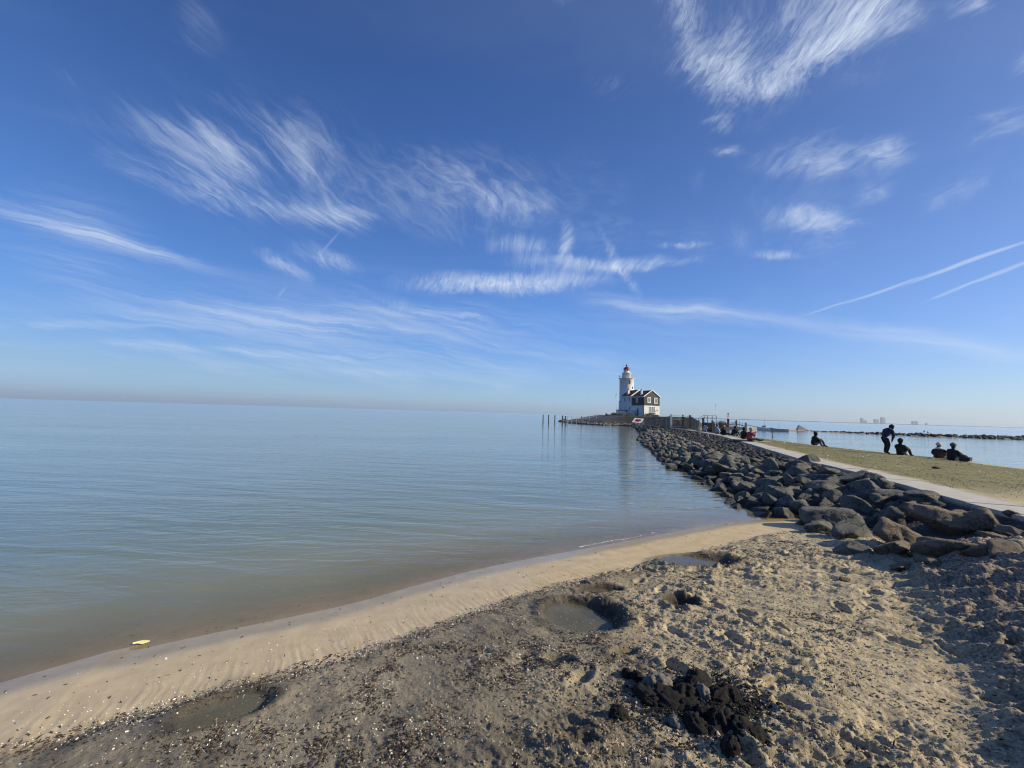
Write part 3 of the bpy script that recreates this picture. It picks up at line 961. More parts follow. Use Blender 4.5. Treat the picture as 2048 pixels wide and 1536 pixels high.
# the rest of the bank: boulders packed between the water line and the basalt slope
cand = []
rr = np.random.default_rng(21)
for i in range(60000):
    t = rr.uniform(0, 1); yy = 9.3 + 82 * t ** 1.5
    k = np.searchsorted([q[1] for q in TOE[2:]], yy)
    # x on the toe at this y
    ys = [q[1] for q in TOE[2:]]; xs = [q[0] for q in TOE[2:]]
    xt = float(np.interp(yy, ys, xs)); xp = float(np.interp(yy, [q[1] for q in PATH], [q[0] for q in PATH])) if yy < 52 else xt + 5
    width = xp - xt
    u = rr.uniform(-0.14, 0.46 if yy > 15 else 0.80)
    x_ = xt + u * width
    hump = math.exp(-((u - .25) / .3) ** 2)
    size = rr.uniform(.20, .46) if yy < 40 else rr.uniform(.26, .52)
    cand.append((x_, yy, u, size, hump))
grid = {}
chosen = []
for (x_, y_, u, size, hump) in cand:
    key = (int(x_ / .8), int(y_ / .8)); ok = True
    for dx in (-1, 0, 1):
        for dy in (-1, 0, 1):
            for (qx, qy, qs) in grid.get((key[0] + dx, key[1] + dy), ()):
                if (qx - x_) ** 2 + (qy - y_) ** 2 < (0.72 * (qs + size)) ** 2: ok = False; break
            if not ok: break
        if not ok: break
    if not ok: continue
    grid.setdefault(key, []).append((x_, y_, size)); chosen.append((x_, y_, u, size, hump))
near_c = np.array([[c_.x, c_.y, c_.z, r_] for c_, r_ in placed])
HH = land(np.array([c[0] for c in chosen]), np.array([c[1] for c in chosen]), detail=False)[0]
items = []
for (x_, y_, u, size, hump), h_ in zip(chosen, HH):
    if y_ < 20:
        d_ = np.hypot(near_c[:, 0] - x_, near_c[:, 1] - y_)
        if (d_ < near_c[:, 3] * 0.75).any(): size *= 0.8; hump *= .2
    z_ = h_ + size * 0.12 + hump * 0.22 * (1 if y_ > 15 else .4)
    items.append((x_, y_, z_, size))
items.sort(key=lambda q: q[1])
n_part = 296 - n_near


def rock_xf(i, x_, y_, z_, size, var):
    r = random.Random(900 + i)
    sc_ = (size * r.uniform(.9, 1.25), size * r.uniform(.8, 1.1), size * r.uniform(.9, 1.25))
    e = Euler((r.uniform(-.5, .5), r.uniform(-.5, .5), r.uniform(0, 6.28)))
    return Matrix.Translation((x_, y_, z_)) @ e.to_matrix().to_4x4() @ Matrix.Diagonal((*sc_, 1)), r.randrange(var)


for i, (x_, y_, z_, size) in enumerate(items[:n_part]):
    M_, v_ = rock_xf(i, x_, y_, z_, size, len(ROCKS_HI) if y_ < 18 else len(ROCKS_LO))
    o = bpy.data.objects.new('boulder', (ROCKS_HI if y_ < 18 else ROCKS_LO)[v_])
    link(o, armour)
    o.matrix_parent_inverse = Matrix.Translation(-armour.location)
    o.matrix_basis = M_


def join_mesh(name, metas, mat, parent=None, kind='stuff', smooth=False):
    """metas: list of (mesh, matrix)"""
    cache = {}; Vs = []; Fs = []; base = 0
    for me_, M_ in metas:
        if me_.name not in cache:
            v = np.empty(len(me_.vertices) * 3); me_.vertices.foreach_get('co', v)
            f = np.empty(len(me_.loops), dtype=np.int32); me_.loops.foreach_get('vertex_index', f)
            cache[me_.name] = (v.reshape(-1, 3), f.reshape(len(me_.polygons), -1))
        v, f = cache[me_.name]
        Mn = np.array(M_)
        Vs.append(v @ Mn[:3, :3].T + Mn[:3, 3]); Fs.append(f + base); base += len(v)
    o = bpy.data.objects.new(name, mesh_np(name, np.concatenate(Vs), np.concatenate(Fs), mat, smooth=smooth))
    if kind: o['kind'] = kind
    link(o, parent)
    if parent is not None: o.matrix_parent_inverse = Matrix.Translation(-parent.location)
    return o


rest = []
for i, (x_, y_, z_, size) in enumerate(items[n_part:]):
    M_, v_ = rock_xf(5000 + i, x_, y_, z_, size, len(ROCKS_LO)); rest.append((ROCKS_LO[v_], M_))
# stones along the island's front shore
isl_l = ISL[:6]
for i in range(420):
    t = random.random() * (len(isl_l) - 1); k = int(t); f_ = t - k
    x_ = isl_l[k][0] * (1 - f_) + isl_l[k + 1][0] * f_; y_ = isl_l[k][1] * (1 - f_) + isl_l[k + 1][1] * f_
    inn = abs(random.gauss(0, .9)); s_ = random.uniform(.25, .5)
    x2, y2 = x_ + inn * .3, y_ + inn
    M_, v_ = rock_xf(9000 + i, x2, y2, .05 + .22 * inn, s_, len(ROCKS_LO)); rest.append((ROCKS_LO[v_], M_))
join_mesh('distant_boulders', rest, ROCK, armour)

# two boulders lie by themselves on the sand
for k, (px_, py_, w_, h_, lab, his) in enumerate([(1708, 1118, 68, 32, 'pale rounded boulder half sunk in the sand, apart from the bank', False),
                                               (1640, 1064, 46, 24, 'low wet boulder with pale edge on smooth sand beside the rock bank', False)]):
    o, c_, r_ = place_rock(px_, py_, w_, h_, his, None, 70 + k)
    o.name = 'loose_boulder'; tag(o, lab, 'boulder')

# ------------------------------------------------------------------ the set-stone slope under the path
def block_mesh(seed):
    r = random.Random(seed); n = r.choice((5, 6, 6, 7)); vs = []; a0 = r.uniform(0, 6)
    pts = [(math.cos(a0 + 2 * math.pi * i / n + r.uniform(-.2, .2)) * r.uniform(.8, 1.05), math.sin(a0 + 2 * math.pi * i / n + r.uniform(-.2, .2)) * r.uniform(.75, 1.0)) for i in range(n)]
    for z_, s_ in ((-1, 1.0), (0.55, .96), (1.0, .72)):
        for x_, y_ in pts: vs.append((x_ * s_, y_ * s_, z_ + (r.uniform(-.3, .3) if z_ > 0 else 0)))
    fs = []
    for j in (0, 1):
        for i in range(n): fs.append((j * n + i, j * n + (i + 1) % n, (j + 1) * n + (i + 1) % n)); fs.append((j * n + i, (j + 1) * n + (i + 1) % n, (j + 1) * n + i))
    c_ = len(vs); vs.append((0, 0, 1.0 + r.uniform(-.1, .2)))
    for i in range(n): fs.append((2 * n + i, 2 * n + (i + 1) % n, c_))
    return mesh_np('slope_stone', vs, np.array(fs), BASALT)


BLK = [block_mesh(i) for i in range(9)]
slope = tag(empty('stone_slope', (12, 20, .3)), 'dark slope of set basalt stones below the left edge of the path', 'revetment')
PX = [q[0] for q in PATH]; PY = [q[1] for q in PATH]
bl = []
for j, yy in enumerate(np.arange(7.6, 54, 0.27)):
    xp = float(np.interp(yy, PY, PX)); xt = float(np.interp(yy, [q[1] for q in TOE[2:]], [q[0] for q in TOE[2:]]))
    n_ = int((xp - xt) * .85 / .30)
    for i in range(n_):
        if yy > 36 and (i + j) % 2: continue
        x_ = xp - .22 - i * .30 - random.uniform(-.06, .06) - (.13 if j % 2 else 0)
        bl.append((x_, yy + random.uniform(-.06, .06)))
bh = land(np.array([q[0] for q in bl]), np.array([q[1] for q in bl]), detail=False)[0]
metas = []
for (x_, y_), h_ in zip(bl, bh):
    s_ = random.uniform(.14, .19) * (1.35 if y_ > 36 else 1)
    e = Euler((random.uniform(-.22, .22), -.24 + random.uniform(-.25, .25), random.uniform(0, 6.28)))
    metas.append((random.choice(BLK), Matrix.Translation((x_, y_, h_ + random.uniform(-.04, .03))) @ e.to_matrix().to_4x4() @ Matrix.Diagonal((s_ * 1.15, s_, .11, 1)), y_))
metas.sort(key=lambda q: q[2])
for me_, M_, _ in metas[:298]:
    o = bpy.data.objects.new('slope_stone', me_); link(o, slope)
    o.matrix_parent_inverse = Matrix.Translation(-slope.location); o.matrix_basis = M_
join_mesh('distant_slope_stones', [(a, b_) for a, b_, _ in metas[298:]], BASALT, slope)

# ------------------------------------------------------------------ the concrete path
path = tag(empty('path', (9, 8, .9)), kind='structure')
segs = smooth_poly(PATH, 8)
acc = [0.0]
for a, b_ in zip(segs[:-1], segs[1:]): acc.append(acc[-1] + math.hypot(b_[0] - a[0], b_[1] - a[1]))
acc = np.array(acc); SX = np.array([q[0] for q in segs]); SY = np.array([q[1] for q in segs])
Ltot = acc[-1]; WID = 0.80; st = 1.02
pr = random.Random(5)
for k in range(int(Ltot / st)):
    a0, a1 = k * st + .004, (k + 1) * st - .010
    p0 = Vector((float(np.interp(a0, acc, SX)), float(np.interp(a0, acc, SY)))); p1 = Vector((float(np.interp(a1, acc, SX)), float(np.interp(a1, acc, SY))))
    d_ = (p1 - p0); L_ = d_.length; d_.normalize(); nrm_ = Vector((d_.y, -d_.x))
    mid = (p0 + p1) / 2
    ang_ = math.atan2(d_.y, d_.x)
    m_ = MB(); m_.box((0, 0, -.07), (L_, WID, .14))
    c_ = mid + nrm_ * (WID / 2)
    if c_.y < 2: continue
    o = m_.build('paving_slab', CONC, path, bevel=.008)
    o.matrix_parent_inverse = Matrix.Translation(-path.location)
    o.location = (c_.x, c_.y, .905 + pr.uniform(-.008, .008)); o.rotation_euler = (pr.uniform(-.006, .006), pr.uniform(-.006, .006), ang_ + pr.uniform(-.006, .006))
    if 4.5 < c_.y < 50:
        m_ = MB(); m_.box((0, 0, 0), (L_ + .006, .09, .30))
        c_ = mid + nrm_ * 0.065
        o = m_.build('kerb_stone', CONC_SHADE, path, bevel=.006)
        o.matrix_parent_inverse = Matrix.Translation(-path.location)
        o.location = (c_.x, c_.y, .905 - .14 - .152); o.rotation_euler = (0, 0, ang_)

# ------------------------------------------------------------------ paints and plain materials
WHITE = simple('white_masonry', (0.74, 0.73, 0.70), 0.8, 0.07, 0.9, bump=0.01, bscale=8)
WTRIM = simple('white_trim', (0.80, 0.79, 0.76), 0.5, 0.03)
TILE = simple('red_brown_tile', (0.120, 0.040, 0.028), 0.75, 0.30, 3.0)
TILE2 = simple('red_brown_tile_worn', (0.155, 0.055, 0.038), 0.75, 0.30, 3.0)
BLACKB = simple('black_tarred_board', (0.014, 0.019, 0.024), 0.6, 0.2, 3.0)
BLACKB2 = simple('black_tarred_board_worn', (0.020, 0.026, 0.031), 0.6, 0.2, 3.0)
GLASS = simple('dark_glass', (0.025, 0.035, 0.05), 0.12, 0.1, spec=0.9)
GLASSL = simple('curtained_glass', (0.20, 0.23, 0.27), 0.2, 0.1, spec=0.8)
RED = simple('red_enamel', (0.26, 0.018, 0.022), 0.35, 0.10)
REDB = simple('beacon_red', (0.42, 0.030, 0.035), 0.5, 0.12)
IRON = simple('dark_iron', (0.030, 0.030, 0.032), 0.55, 0.2, metal=0.3)
GALV = simple('galvanised_steel', (0.42, 0.44, 0.46), 0.45, 0.1, metal=0.6)
OLDWOOD = simple('weathered_wood', (0.14, 0.115, 0.09), 0.9, 0.30, 12.0)
GREYWOOD = simple('grey_fence_wood', (0.185, 0.170, 0.150), 0.9, 0.25, 9.0)
DARKWOOD = simple('wet_dark_timber', (0.040, 0.034, 0.030), 0.7, 0.30, 5.0)
DOORC = simple('dark_blue_door', (0.03, 0.045, 0.09), 0.5)
PALEW = simple('bleached_driftwood', (0.60, 0.55, 0.46), 0.85, 0.1)
YEL = simple('pale_yellow_leaf', (0.78, 0.72, 0.28), 0.7, 0.08)
FLAGC = simple('faded_blue_flag', (0.05, 0.09, 0.22), 0.9)
GREYP = simple('grey_panel', (0.34, 0.36, 0.38), 0.6)
BOATW = simple('white_boat_hull', (0.66, 0.67, 0.68), 0.4, 0.06)
BOATG = simple('grey_boat_hull', (0.30, 0.33, 0.35), 0.5, 0.06)

# ------------------------------------------------------------------ the keeper's house
HZ0 = 2.20
corner = at_y(1288.3, 833, 121.0)
HR = math.atan2(.367, .931)
house = empty('keepers_house', (corner.x, corner.y, HZ0), HR)
tag(house, 'white keeper\'s house with black boarded upper storey and red brown tiled roofs beside the lighthouse', 'house')
W_, L1, L2 = 6.16, 5.94, 5.5
zb = HZ0
Z = lambda z: z - zb
EAV, PEAK, BLK0 = Z(8.72), Z(10.68), Z(5.90)
EAV2, PEAK2 = Z(9.05), Z(11.08)
m = MB()
m.box((W_ / 2, L1 / 2, BLK0 / 2), (W_, L1, BLK0))
m.build('lower_wall', WHITE, house)
m = MB()
m.prism([(0.06, 0), (W_ - .06, 0), (W_ - .06, EAV2), (W_ / 2, PEAK2 - .06), (0.06, EAV2)], L1 + .004, L1 + L2)
m.build('rear_wall', WHITE, house)
m = MB()
m.prism([(-.02, BLK0 + .004), (W_ + .02, BLK0 + .004), (W_ + .02, EAV), (W_ / 2, PEAK - .05), (-.02, EAV)], .02, L1 - .002)
m.build('upper_wall', BLACKB, house)
# boards: horizontal on the long side, vertical to the ridge on the gable
nb = 14
bh_ = (EAV - BLK0) / nb
for i in range(nb):
    m = MB(); m.box((-.035, L1 / 2 + .01, BLK0 + bh_ * (i + .5)), (.03, L1 - .02, bh_ - .035)); m.build('board', BLACKB2 if i % 3 == 1 else BLACKB, house)
for i in range(22):
    x0 = W_ * i / 22 + .01; x1 = W_ * (i + 1) / 22 - .02; xm = (x0 + x1) / 2
    top = EAV + (PEAK - EAV) * (1 - abs(xm - W_ / 2) / (W_ / 2)) - .12
    m = MB(); m.box((xm, -.004, (BLK0 + top) / 2), (x1 - x0, .035, top - BLK0)); m.build('board', BLACKB2 if i % 4 == 2 else BLACKB, house)


def roof(y0, y1, eav, peak, name='roof'):
    t = .10; ov = .22
    sl = (peak - eav) / (W_ / 2)
    r = empty(name); r.parent = house
    rows = 9
    for side in (0, 1):
        for k in range(rows):
            f0, f1 = k / rows, (k + 1) / rows + .02
            xa = -ov + (W_ / 2 + ov) * f0; xb = -ov + (W_ / 2 + ov) * f1
            za = eav - ov * sl + (xa + ov) * sl; zb_ = eav - ov * sl + (xb + ov) * sl
            if side: xa, xb = W_ - xa, W_ - xb
            m = MB()
            m.prism([(xa, za + .015), (xb, zb_ - .015), (xb, zb_ + .075), (xa, za + .105)], y0, y1)
            m.build('tile_course', TILE2 if (k + side) % 3 == 1 else TILE, r)
    m = MB(); m.box((W_ / 2, (y0 + y1) / 2, peak + .09), (.22, y1 - y0 - .02, .12)); m.build('ridge', TILE2, r)
    return r


rf = roof(-.12, L1 + .02, EAV, PEAK)
rf2 = roof(L1 + .05, L1 + L2 + .2, EAV2, PEAK2)
for y_, ev, pk in ((-.20, EAV, PEAK), (L1 - .03, EAV2, PEAK2)):
    for s in (0, 1):
        a_, c_ = (-.30, ev - .20), (W_ / 2, pk - .02)
        if s: a_, c_ = (W_ + .30, ev - .20), (W_ / 2, pk - .02)
        m = MB(); m.prism([(a_[0], a_[1]), (c_[0], c_[1]), (c_[0], c_[1] + .30), (a_[0], a_[1] + .30)], y_, y_ + .07); m.build('bargeboard', WTRIM, house)
m = MB(); m.box((-.28, L1 / 2, EAV - .10), (.14, L1 - .1, .22)); m.build('gutter', WTRIM, house)
m = MB(); m.box((-.28, L1 + L2 / 2 + .06, EAV2 - .10), (.14, L2 - .1, .22)); m.build('gutter', WTRIM, house)
m = MB(); m.tube((-.06, .05, .1), (-.06, .05, BLK0 - .1), .06); m.build('downpipe', IRON, house)


def window(name, x, y, z, w_, h_, face, panes=1, fr=WTRIM, gl=GLASS, parent=None, bar=True, ft=.12):
    """face 'g' = gable (normal -y), 's' = side (normal -x)"""
    pr_ = parent or house

    def B(mm, u, v, su, sv, d, th):
        if face == 'g': mm.box((x + u, y - d, z + v), (su, th, sv))
        else: mm.box((x - d, y + u, z + v), (th, su, sv))
    m = MB()
    B(m, 0, h_ / 2, w_, ft, .05, .12); B(m, 0, -h_ / 2, w_ + .1, ft, .06, .16)
    B(m, -w_ / 2 + ft / 2, 0, ft, h_ - ft, .05, .11); B(m, w_ / 2 - ft / 2, 0, ft, h_ - ft, .05, .11)
    f = m.build('window', fr, pr_)
    for i in range(panes):
        pw = (w_ - ft) / panes; u = -w_ / 2 + ft / 2 + pw * (i + .5)
        m = MB(); B(m, u, 0, pw - .05, h_ - ft, .015, .03); m.build('pane', gl, f)
    for i in range(1, panes):
        m = MB(); B(m, -w_ / 2 + ft / 2 + (w_ - ft) / panes * i, 0, .09, h_ - ft, .045, .09); m.build('mullion', fr, f)
    if bar:
        m = MB(); B(m, 0, .12 * h_, w_ - ft, .05, .045, .07); m.build('glazing_bar', fr, f)
    return f


side_d = lambda zx: (925 - zx) * .0133 / .616
gab_x = lambda zx: (zx - 925) * .0133 / .788
zz = lambda zy, s=.0133: Z(2.3 + (1343 - zy) * s)
window('w', gab_x(1035), -.022, zz(943), 1.30, 1.62, 'g', 1, bar=False, ft=.20, gl=GLASSL)
window('w', gab_x(1190), -.022, zz(950), 1.30, 1.62, 'g', 1, bar=False, ft=.20, gl=GLASSL)
f = window('w', gab_x(1110), 0, zz(1165), 2.20, 1.75, 'g', 3, gl=GLASSL, ft=.10)
m = MB(); m.box((gab_x(1110), -.22, zz(1262)), (2.0, .36, .32)); m.build('planter_box', OLDWOOD, house)
m = MB()
for i in range(16): m.box((gab_x(1110) - .9 + i * .12, -.22, zz(1246) + random.uniform(-.03, .05)), (.12, .22, .14), rz=random.uniform(0, 3))
m.build('planting', simple('dark_leaf', (.05, .06, .03)), house)
m = MB(); m.tube((gab_x(1218), -.30, zz(1180)), (gab_x(1218), 0, zz(1165)), .05); m.lathe([(.02, .12), (.14, .04), (.11, -.12), (.03, -.2)], 8, (gab_x(1218), -.32, zz(1182))); m.build('wall_ornament', IRON, house)  # small dark ornament on a bracket, right of the big window
window('w', -.05, side_d(770), zz(945), .80, 1.45, 's', 1, gl=GLASSL, ft=.10)
window('w', .06, side_d(598), zz(915), .62, 1.5, 's', 1, ft=.08, gl=GLASS)
window('w', .06, side_d(483), zz(915), .62, 1.5, 's', 1, ft=.08, gl=GLASS)
window('w', .06, side_d(598), zz(1140), .95, 1.40, 's', 1, ft=.09, gl=GLASS)
window('w', .06, side_d(490), zz(1128), .35, .75, 's', 1, ft=.06, gl=GLASS, bar=False)
m = MB(); m.box((-.03, side_d(785), 1.55), (.06, .62, 2.3)); dr = m.build('door', DOORC, house)
m = MB(); m.box((-.09, side_d(785) + .2, 1.5), (.06, .05, .05)); m.build('handle', GALV, dr)
# string course on the rear wall
m = MB(); m.box((.035, L1 + L2 / 2, zz(1000)), (.05, L2 - .1, .10)); m.build('string_course', WTRIM, house)
for (wx, d_, z0, z1, wd) in ((.95, 2.4, 9.2, 10.75, .62), (1.0, 9.05, 9.3, 11.05, .80)):
    m = MB(); m.box((wx, d_, (Z(z0) + Z(z1)) / 2), (wd * .8, wd, z1 - z0)); ch = m.build('chimney', WHITE, house)
    m = MB(); m.box((wx, d_, Z(z1) + .04), (wd * .9, wd * 1.1, .08)); m.build('cap', WTRIM, ch)
    for q in (-.18, .18):
        m = MB(); m.lathe([(.09, 0), (.11, .3), (.07, .36)], 8, (wx, d_ + q, Z(z1) + .085)); m.build('chimney_pot', IRON, ch)

# white outbuilding along the shaded side, with the dark doorway at its left end
oh = empty('outbuilding', (0, 0, 0)); oh.location = house.matrix_basis @ Vector((-1.75, side_d(650) - 2.0, -.3)); oh.rotation_euler = (0, 0, HR)
tag(oh, 'low flat-roofed white outbuilding against the shaded side of the keeper\'s house', 'outbuilding')
m = MB(); m.box((.75, 2.6, 1.15), (1.5, 5.2, 2.3)); m.build('wall', WHITE, oh)
m = MB(); m.box((.75, 2.6, 2.36), (1.62, 5.32, .11)); m.build('roof', WTRIM, oh)
m = MB(); m.box((-.02, .6, 1.0), (.06, .45, .9)); m.build('window', IRON, oh)
m = MB(); m.box((.75, 6.15, 1.05), (1.5, 1.85, 2.1)); m.build('store', DARKWOOD, oh)
m = MB(); m.box((-.03, 6.15, .95), (.05, .9, 1.8)); dr = m.build('door', OLDWOOD, oh)
an = empty('annexe', (0, 0, 0)); pa = at_y(1210 + 262 / 11.81, 833, 126.5); an.location = (pa.x, pa.y, HZ0); an.rotation_euler = (0, 0, -.28)
tag(an, 'small white annexe with a dark flat roof left of the lighthouse foot', 'outbuilding')
m = MB(); m.box((1.6, 1.2, 1.0), (3.2, 2.4, 2.0)); m.build('wall', WHITE, an)
m = MB(); m.box((1.7, 1.2, 2.09), (3.7, 2.7, .16)); m.build('roof', BLACKB, an)

# ------------------------------------------------------------------ the lighthouse
tc_ = at_y(1252.6, 833, 136.0)
lh = empty('lighthouse', (tc_.x, tc_.y, HZ0))
tag(lh, 'round white lighthouse tower with a red domed lantern behind the keeper\'s house', 'lighthouse')
T = lambda z: z - HZ0
m = MB(); m.lathe([(2.70, -.3), (2.60, T(7.2)), (2.55, T(7.28)), (2.42, T(7.30)), (2.40, T(15.3)), (2.46, T(15.35)), (2.58, T(15.5)), (2.58, T(15.55))], 48); m.build('tower', WHITE, lh)
m = MB(); m.lathe([(2.62, T(7.25)), (2.70, T(7.28)), (2.70, T(7.42)), (2.45, T(7.46))], 48); m.build('plinth_band', IRON, lh)
m = MB(); m.lathe([(2.60, T(15.552)), (2.72, T(15.555)), (2.72, T(15.70)), (.5, T(15.72))], 48); m.build('gallery', WTRIM, lh)
ra = empty('railing'); ra.parent = lh
for i in range(20):
    a = 2 * math.pi * i / 20
    m = MB(); m.tube((2.62 * math.cos(a), 2.62 * math.sin(a), T(15.7)), (2.62 * math.cos(a), 2.62 * math.sin(a), T(16.75)), .035, n=6); m.build('baluster', GALV, ra)
for z_ in (16.2, 16.75):
    m = MB(); k_ = 40
    for i in range(k_):
        a, c_ = 2 * math.pi * i / k_, 2 * math.pi * (i + 1) / k_
        m.tube((2.62 * math.cos(a), 2.62 * math.sin(a), T(z_)), (2.62 * math.cos(c_), 2.62 * math.sin(c_), T(z_)), .03, n=5, caps=False)
    m.build('rail', GALV, ra)
m = MB(); m.lathe([(1.52, T(15.7)), (1.50, T(17.55)), (1.62, T(17.6)), (1.62, T(17.7)), (.4, T(17.72))], 40); m.build('drum', WHITE, lh)
m = MB(); m.lathe([(.98, T(17.7)), (.98, T(18.15)), (.4, T(18.16))], 16); m.build('lantern_base', WTRIM, lh)
m = MB(); m.lathe([(.90, T(18.16)), (.90, T(18.92))], 10, sm=False); m.build('lantern_glass', GLASSL, lh)
for i in range(10):
    a = 2 * math.pi * i / 10
    m = MB(); m.tube((.95 * math.cos(a), .95 * math.sin(a), T(18.14)), (.95 * math.cos(a), .95 * math.sin(a), T(18.95)), .05, n=6); m.build('lantern_post', WTRIM, lh)
m = MB(); m.lathe([(.22, T(18.17)), (.30, T(18.4)), (.30, T(18.7)), (.15, T(18.85))], 14); m.build('lens', GLASS, lh)
m = MB(); m.lathe([(1.0, T(18.93)), (1.16, T(18.95)), (1.10, T(19.1)), (.92, T(19.4)), (.66, T(19.68)), (.34, T(19.87)), (.14, T(19.93)), (.13, T(20.02)), (.3, T(20.15)), (.33, T(20.32)), (.26, T(20.48)), (.10, T(20.6)), (.04, T(20.85)), (.0, T(20.9))], 28)
m.build('dome', RED, lh)
m = MB(); m.tube((-1.25, -.3, T(17.7)), (-1.25, -.3, T(22.6)), .035, .015, n=6); m.build('aerial', GALV, lh)
vd = math.atan2(-tc_.y, -tc_.x)
for off_deg, z_, h_ in ((26, 14.1, 1.1), (58, 12.2, .7)):
    a = vd + R(off_deg)
    n_ = Vector((math.cos(a), math.sin(a), 0)); M3 = Matrix.Rotation(a, 3, 'Z')
    m = MB(); c_ = n_ * 2.385
    m.box((c_.x, c_.y, T(z_)), (.12, .52, h_), M=M3)
    m.tube(tuple(c_ + n_ * -.06 + Vector((0, 0, T(z_ + h_ / 2)))), tuple(c_ + n_ * .06 + Vector((0, 0, T(z_ + h_ / 2)))), .26, n=14)
    m.build('window', GLASS, lh)
# the two bays of different age: a slim chimney breast up the tower
m = MB(); a = vd + R(14); c_ = Vector((math.cos(a), math.sin(a), 0)) * 2.42; m.box((c_.x, c_.y, T(12.6)), (.35, .55, 1.3), M=Matrix.Rotation(a, 3, 'Z')); m.build('flue', WHITE, lh)

# flagpole left of the tower with a hanging pennant
fpz = at_y(1233.6, 833, 122)
fp = empty('flagpole', (fpz.x, fpz.y, 2.2)); tag(fp, 'thin white flagpole with a drooping dark pennant, left of the lighthouse', 'flagpole')
m = MB(); m.tube((0, 0, 0), (0, 0, 7.6), .05, .03, n=8); m.build('pole', WTRIM, fp)
m = MB()
vs = []; nseg = 8
for i in range(nseg + 1):
    t = i / nseg
    for w2 in (0, 1):
        vs.append((-.05 - .62 * t + .06 * math.sin(t * 9) - .05 * w2, .10 * math.sin(t * 6 + w2), 7.5 - 1.75 * t - .42 * w2 * (1 - t * .7)))
m.add(vs, [(2 * i, 2 * i + 1, 2 * i + 3, 2 * i + 2) for i in range(nseg)])
o = m.build('pennant', FLAGC, fp); so = o.modifiers.new('solid', 'SOLIDIFY'); so.thickness = .012

# ------------------------------------------------------------------ fences and the gate at the neck of the causeway
def at_gz(px, py_top, y):
    return at_y(px, py_top, y)


def picket_fence(name, label, stations, spacing, pw, post_every, rails=(0.25, 0.8), mat=GREYWOOD, round_=False, group=None):
    """stations: list of (x, y, z_bottom, z_top) posts; pickets between"""
    x0, y0, zb0, _ = stations[0]
    f = empty(name, (x0, y0, zb0)); tag(f, label, 'fence', group)
    for i, (x, y, zb_, zt) in enumerate(stations):
        m = MB(); m.box((x - x0, y - y0, (zb_ + zt + .1) / 2 - zb0), (post_every, post_every, zt - zb_ + .1)); m.build('post', mat, f)
    for (xa, ya, za, ta), (xb, yb, zb_, tb) in zip(stations[:-1], stations[1:]):
        L = math.hypot(xb - xa, yb - ya); n = max(1, int(L / spacing)); an_ = math.atan2(yb - ya, xb - xa)
        for q in range(1, n):
            t = q / n; jit = random.uniform(-.04, .03)
            x, y = xa + (xb - xa) * t, ya + (yb - ya) * t; b0 = za + (zb_ - za) * t; t0 = ta + (tb - ta) * t + jit
            m = MB()
            if round_: m.tube((x - x0, y - y0, b0 - zb0), (x - x0, y - y0, t0 - zb0), pw / 2, n=6)
            else: m.box((x - x0, y - y0, (b0 + t0) / 2 - zb0), (pw, .03, t0 - b0), rz=an_)
            m.build('picket', mat, f)
        for r_ in rails:
            m = MB(); m.tube((xa - x0, ya - y0 + .04, za + (ta - za) * r_ - zb0), (xb - x0, yb - y0 + .04, zb_ + (tb - zb_) * r_ - zb0), .035, n=4); m.build('rail', mat, f)
    return f


def st(px, y, zb_, zt):
    v = at_y(px, 800, y); return (v.x, v.y, zb_, zt)


gx1 = st(1342, 54, .85, 2.62); gx2 = st(1380, 54, .85, 2.62)
gate = empty('gate', (gx1[0], gx1[1], .85)); tag(gate, 'grey gate with pale posts across the far end of the concrete path', 'gate')
gw_ = gx2[0] - gx1[0]
m = MB(); m.box((0, 0, .95), (.22, .22, 1.9)); m.build('gate_post', GALV, gate)
m = MB(); m.box((gw_, 0, .95), (.22, .22, 1.9)); m.build('gate_post', GREYWOOD, gate)
for z_ in (.25, 1.25, 1.72):
    m = MB(); m.box((gw_ / 2, .02, z_), (gw_ - .2, .06, .07)); m.build('gate_rail', GALV, gate)
for i in range(18):
    m = MB(); m.box((.2 + i * (gw_ - .4) / 17, .08, .78), (.075, .03, 1.45 + random.uniform(-.03, .05))); m.build('gate_board', GREYWOOD, gate)
picket_fence('paling_fence', 'weathered paling fence running down from the gate to the boulders at the water',
             [st(1342, 54.3, .85, 2.6), st(1333, 56.5, .75, 2.35), st(1324, 59, .6, 2.1), st(1313, 62, .3, 1.95), st(1302, 65.5, .1, 1.75), st(1290, 69, -.1, 1.6)], .20, .13, .15)
picket_fence('paling_fence', 'weathered paling fence right of the gate, stepping down beside the path',
             [st(1380, 53.8, .85, 2.6), st(1385, 51.5, .8, 2.35), st(1391, 49, .8, 2.15), st(1398, 46.5, .8, 1.95)], .17, .12, .15)
pf = st(1406, 43.5, .7, 2.05); pe = st(1424, 41.5, .6, 2.1)
pn = empty('board_screen', (pf[0], pf[1], .7)); pang = math.atan2(pe[1] - pf[1], pe[0] - pf[0]); pn.rotation_euler = (0, 0, pang)
tag(pn, 'square screen of dark weathered boards standing behind the people seated on the path', 'screen')
PL = math.hypot(pe[0] - pf[0], pe[1] - pf[1])
for i in range(8):
    m = MB(); m.box((PL * (i + .5) / 8, 0, .58), (PL / 8 - .015, .04, 1.20 + random.uniform(-.02, .02))); m.build('board', OLDWOOD, pn)
for x_, h_ in ((-.02, 1.7), (PL + .05, 1.42)):
    m = MB(); m.box((x_, 0, h_ / 2), (.16, .16, h_)); m.build('post', DARKWOOD, pn)
bx = st(1401, 45, .75, 1.2)
m = MB(); m.box((0, 0, .30), (.42, .36, .38)); m.box((0, 0, .505), (.46, .40, .03)); m.box((0, 0, .06), (.3, .3, .10), mi=1)
o = m.build('meter_box', [GREYP, DARKWOOD], bevel=.01); o.location = (bx[0], bx[1], .80); tag(o, 'small pale grey cabinet between the paling fence and the board screen', 'cabinet')

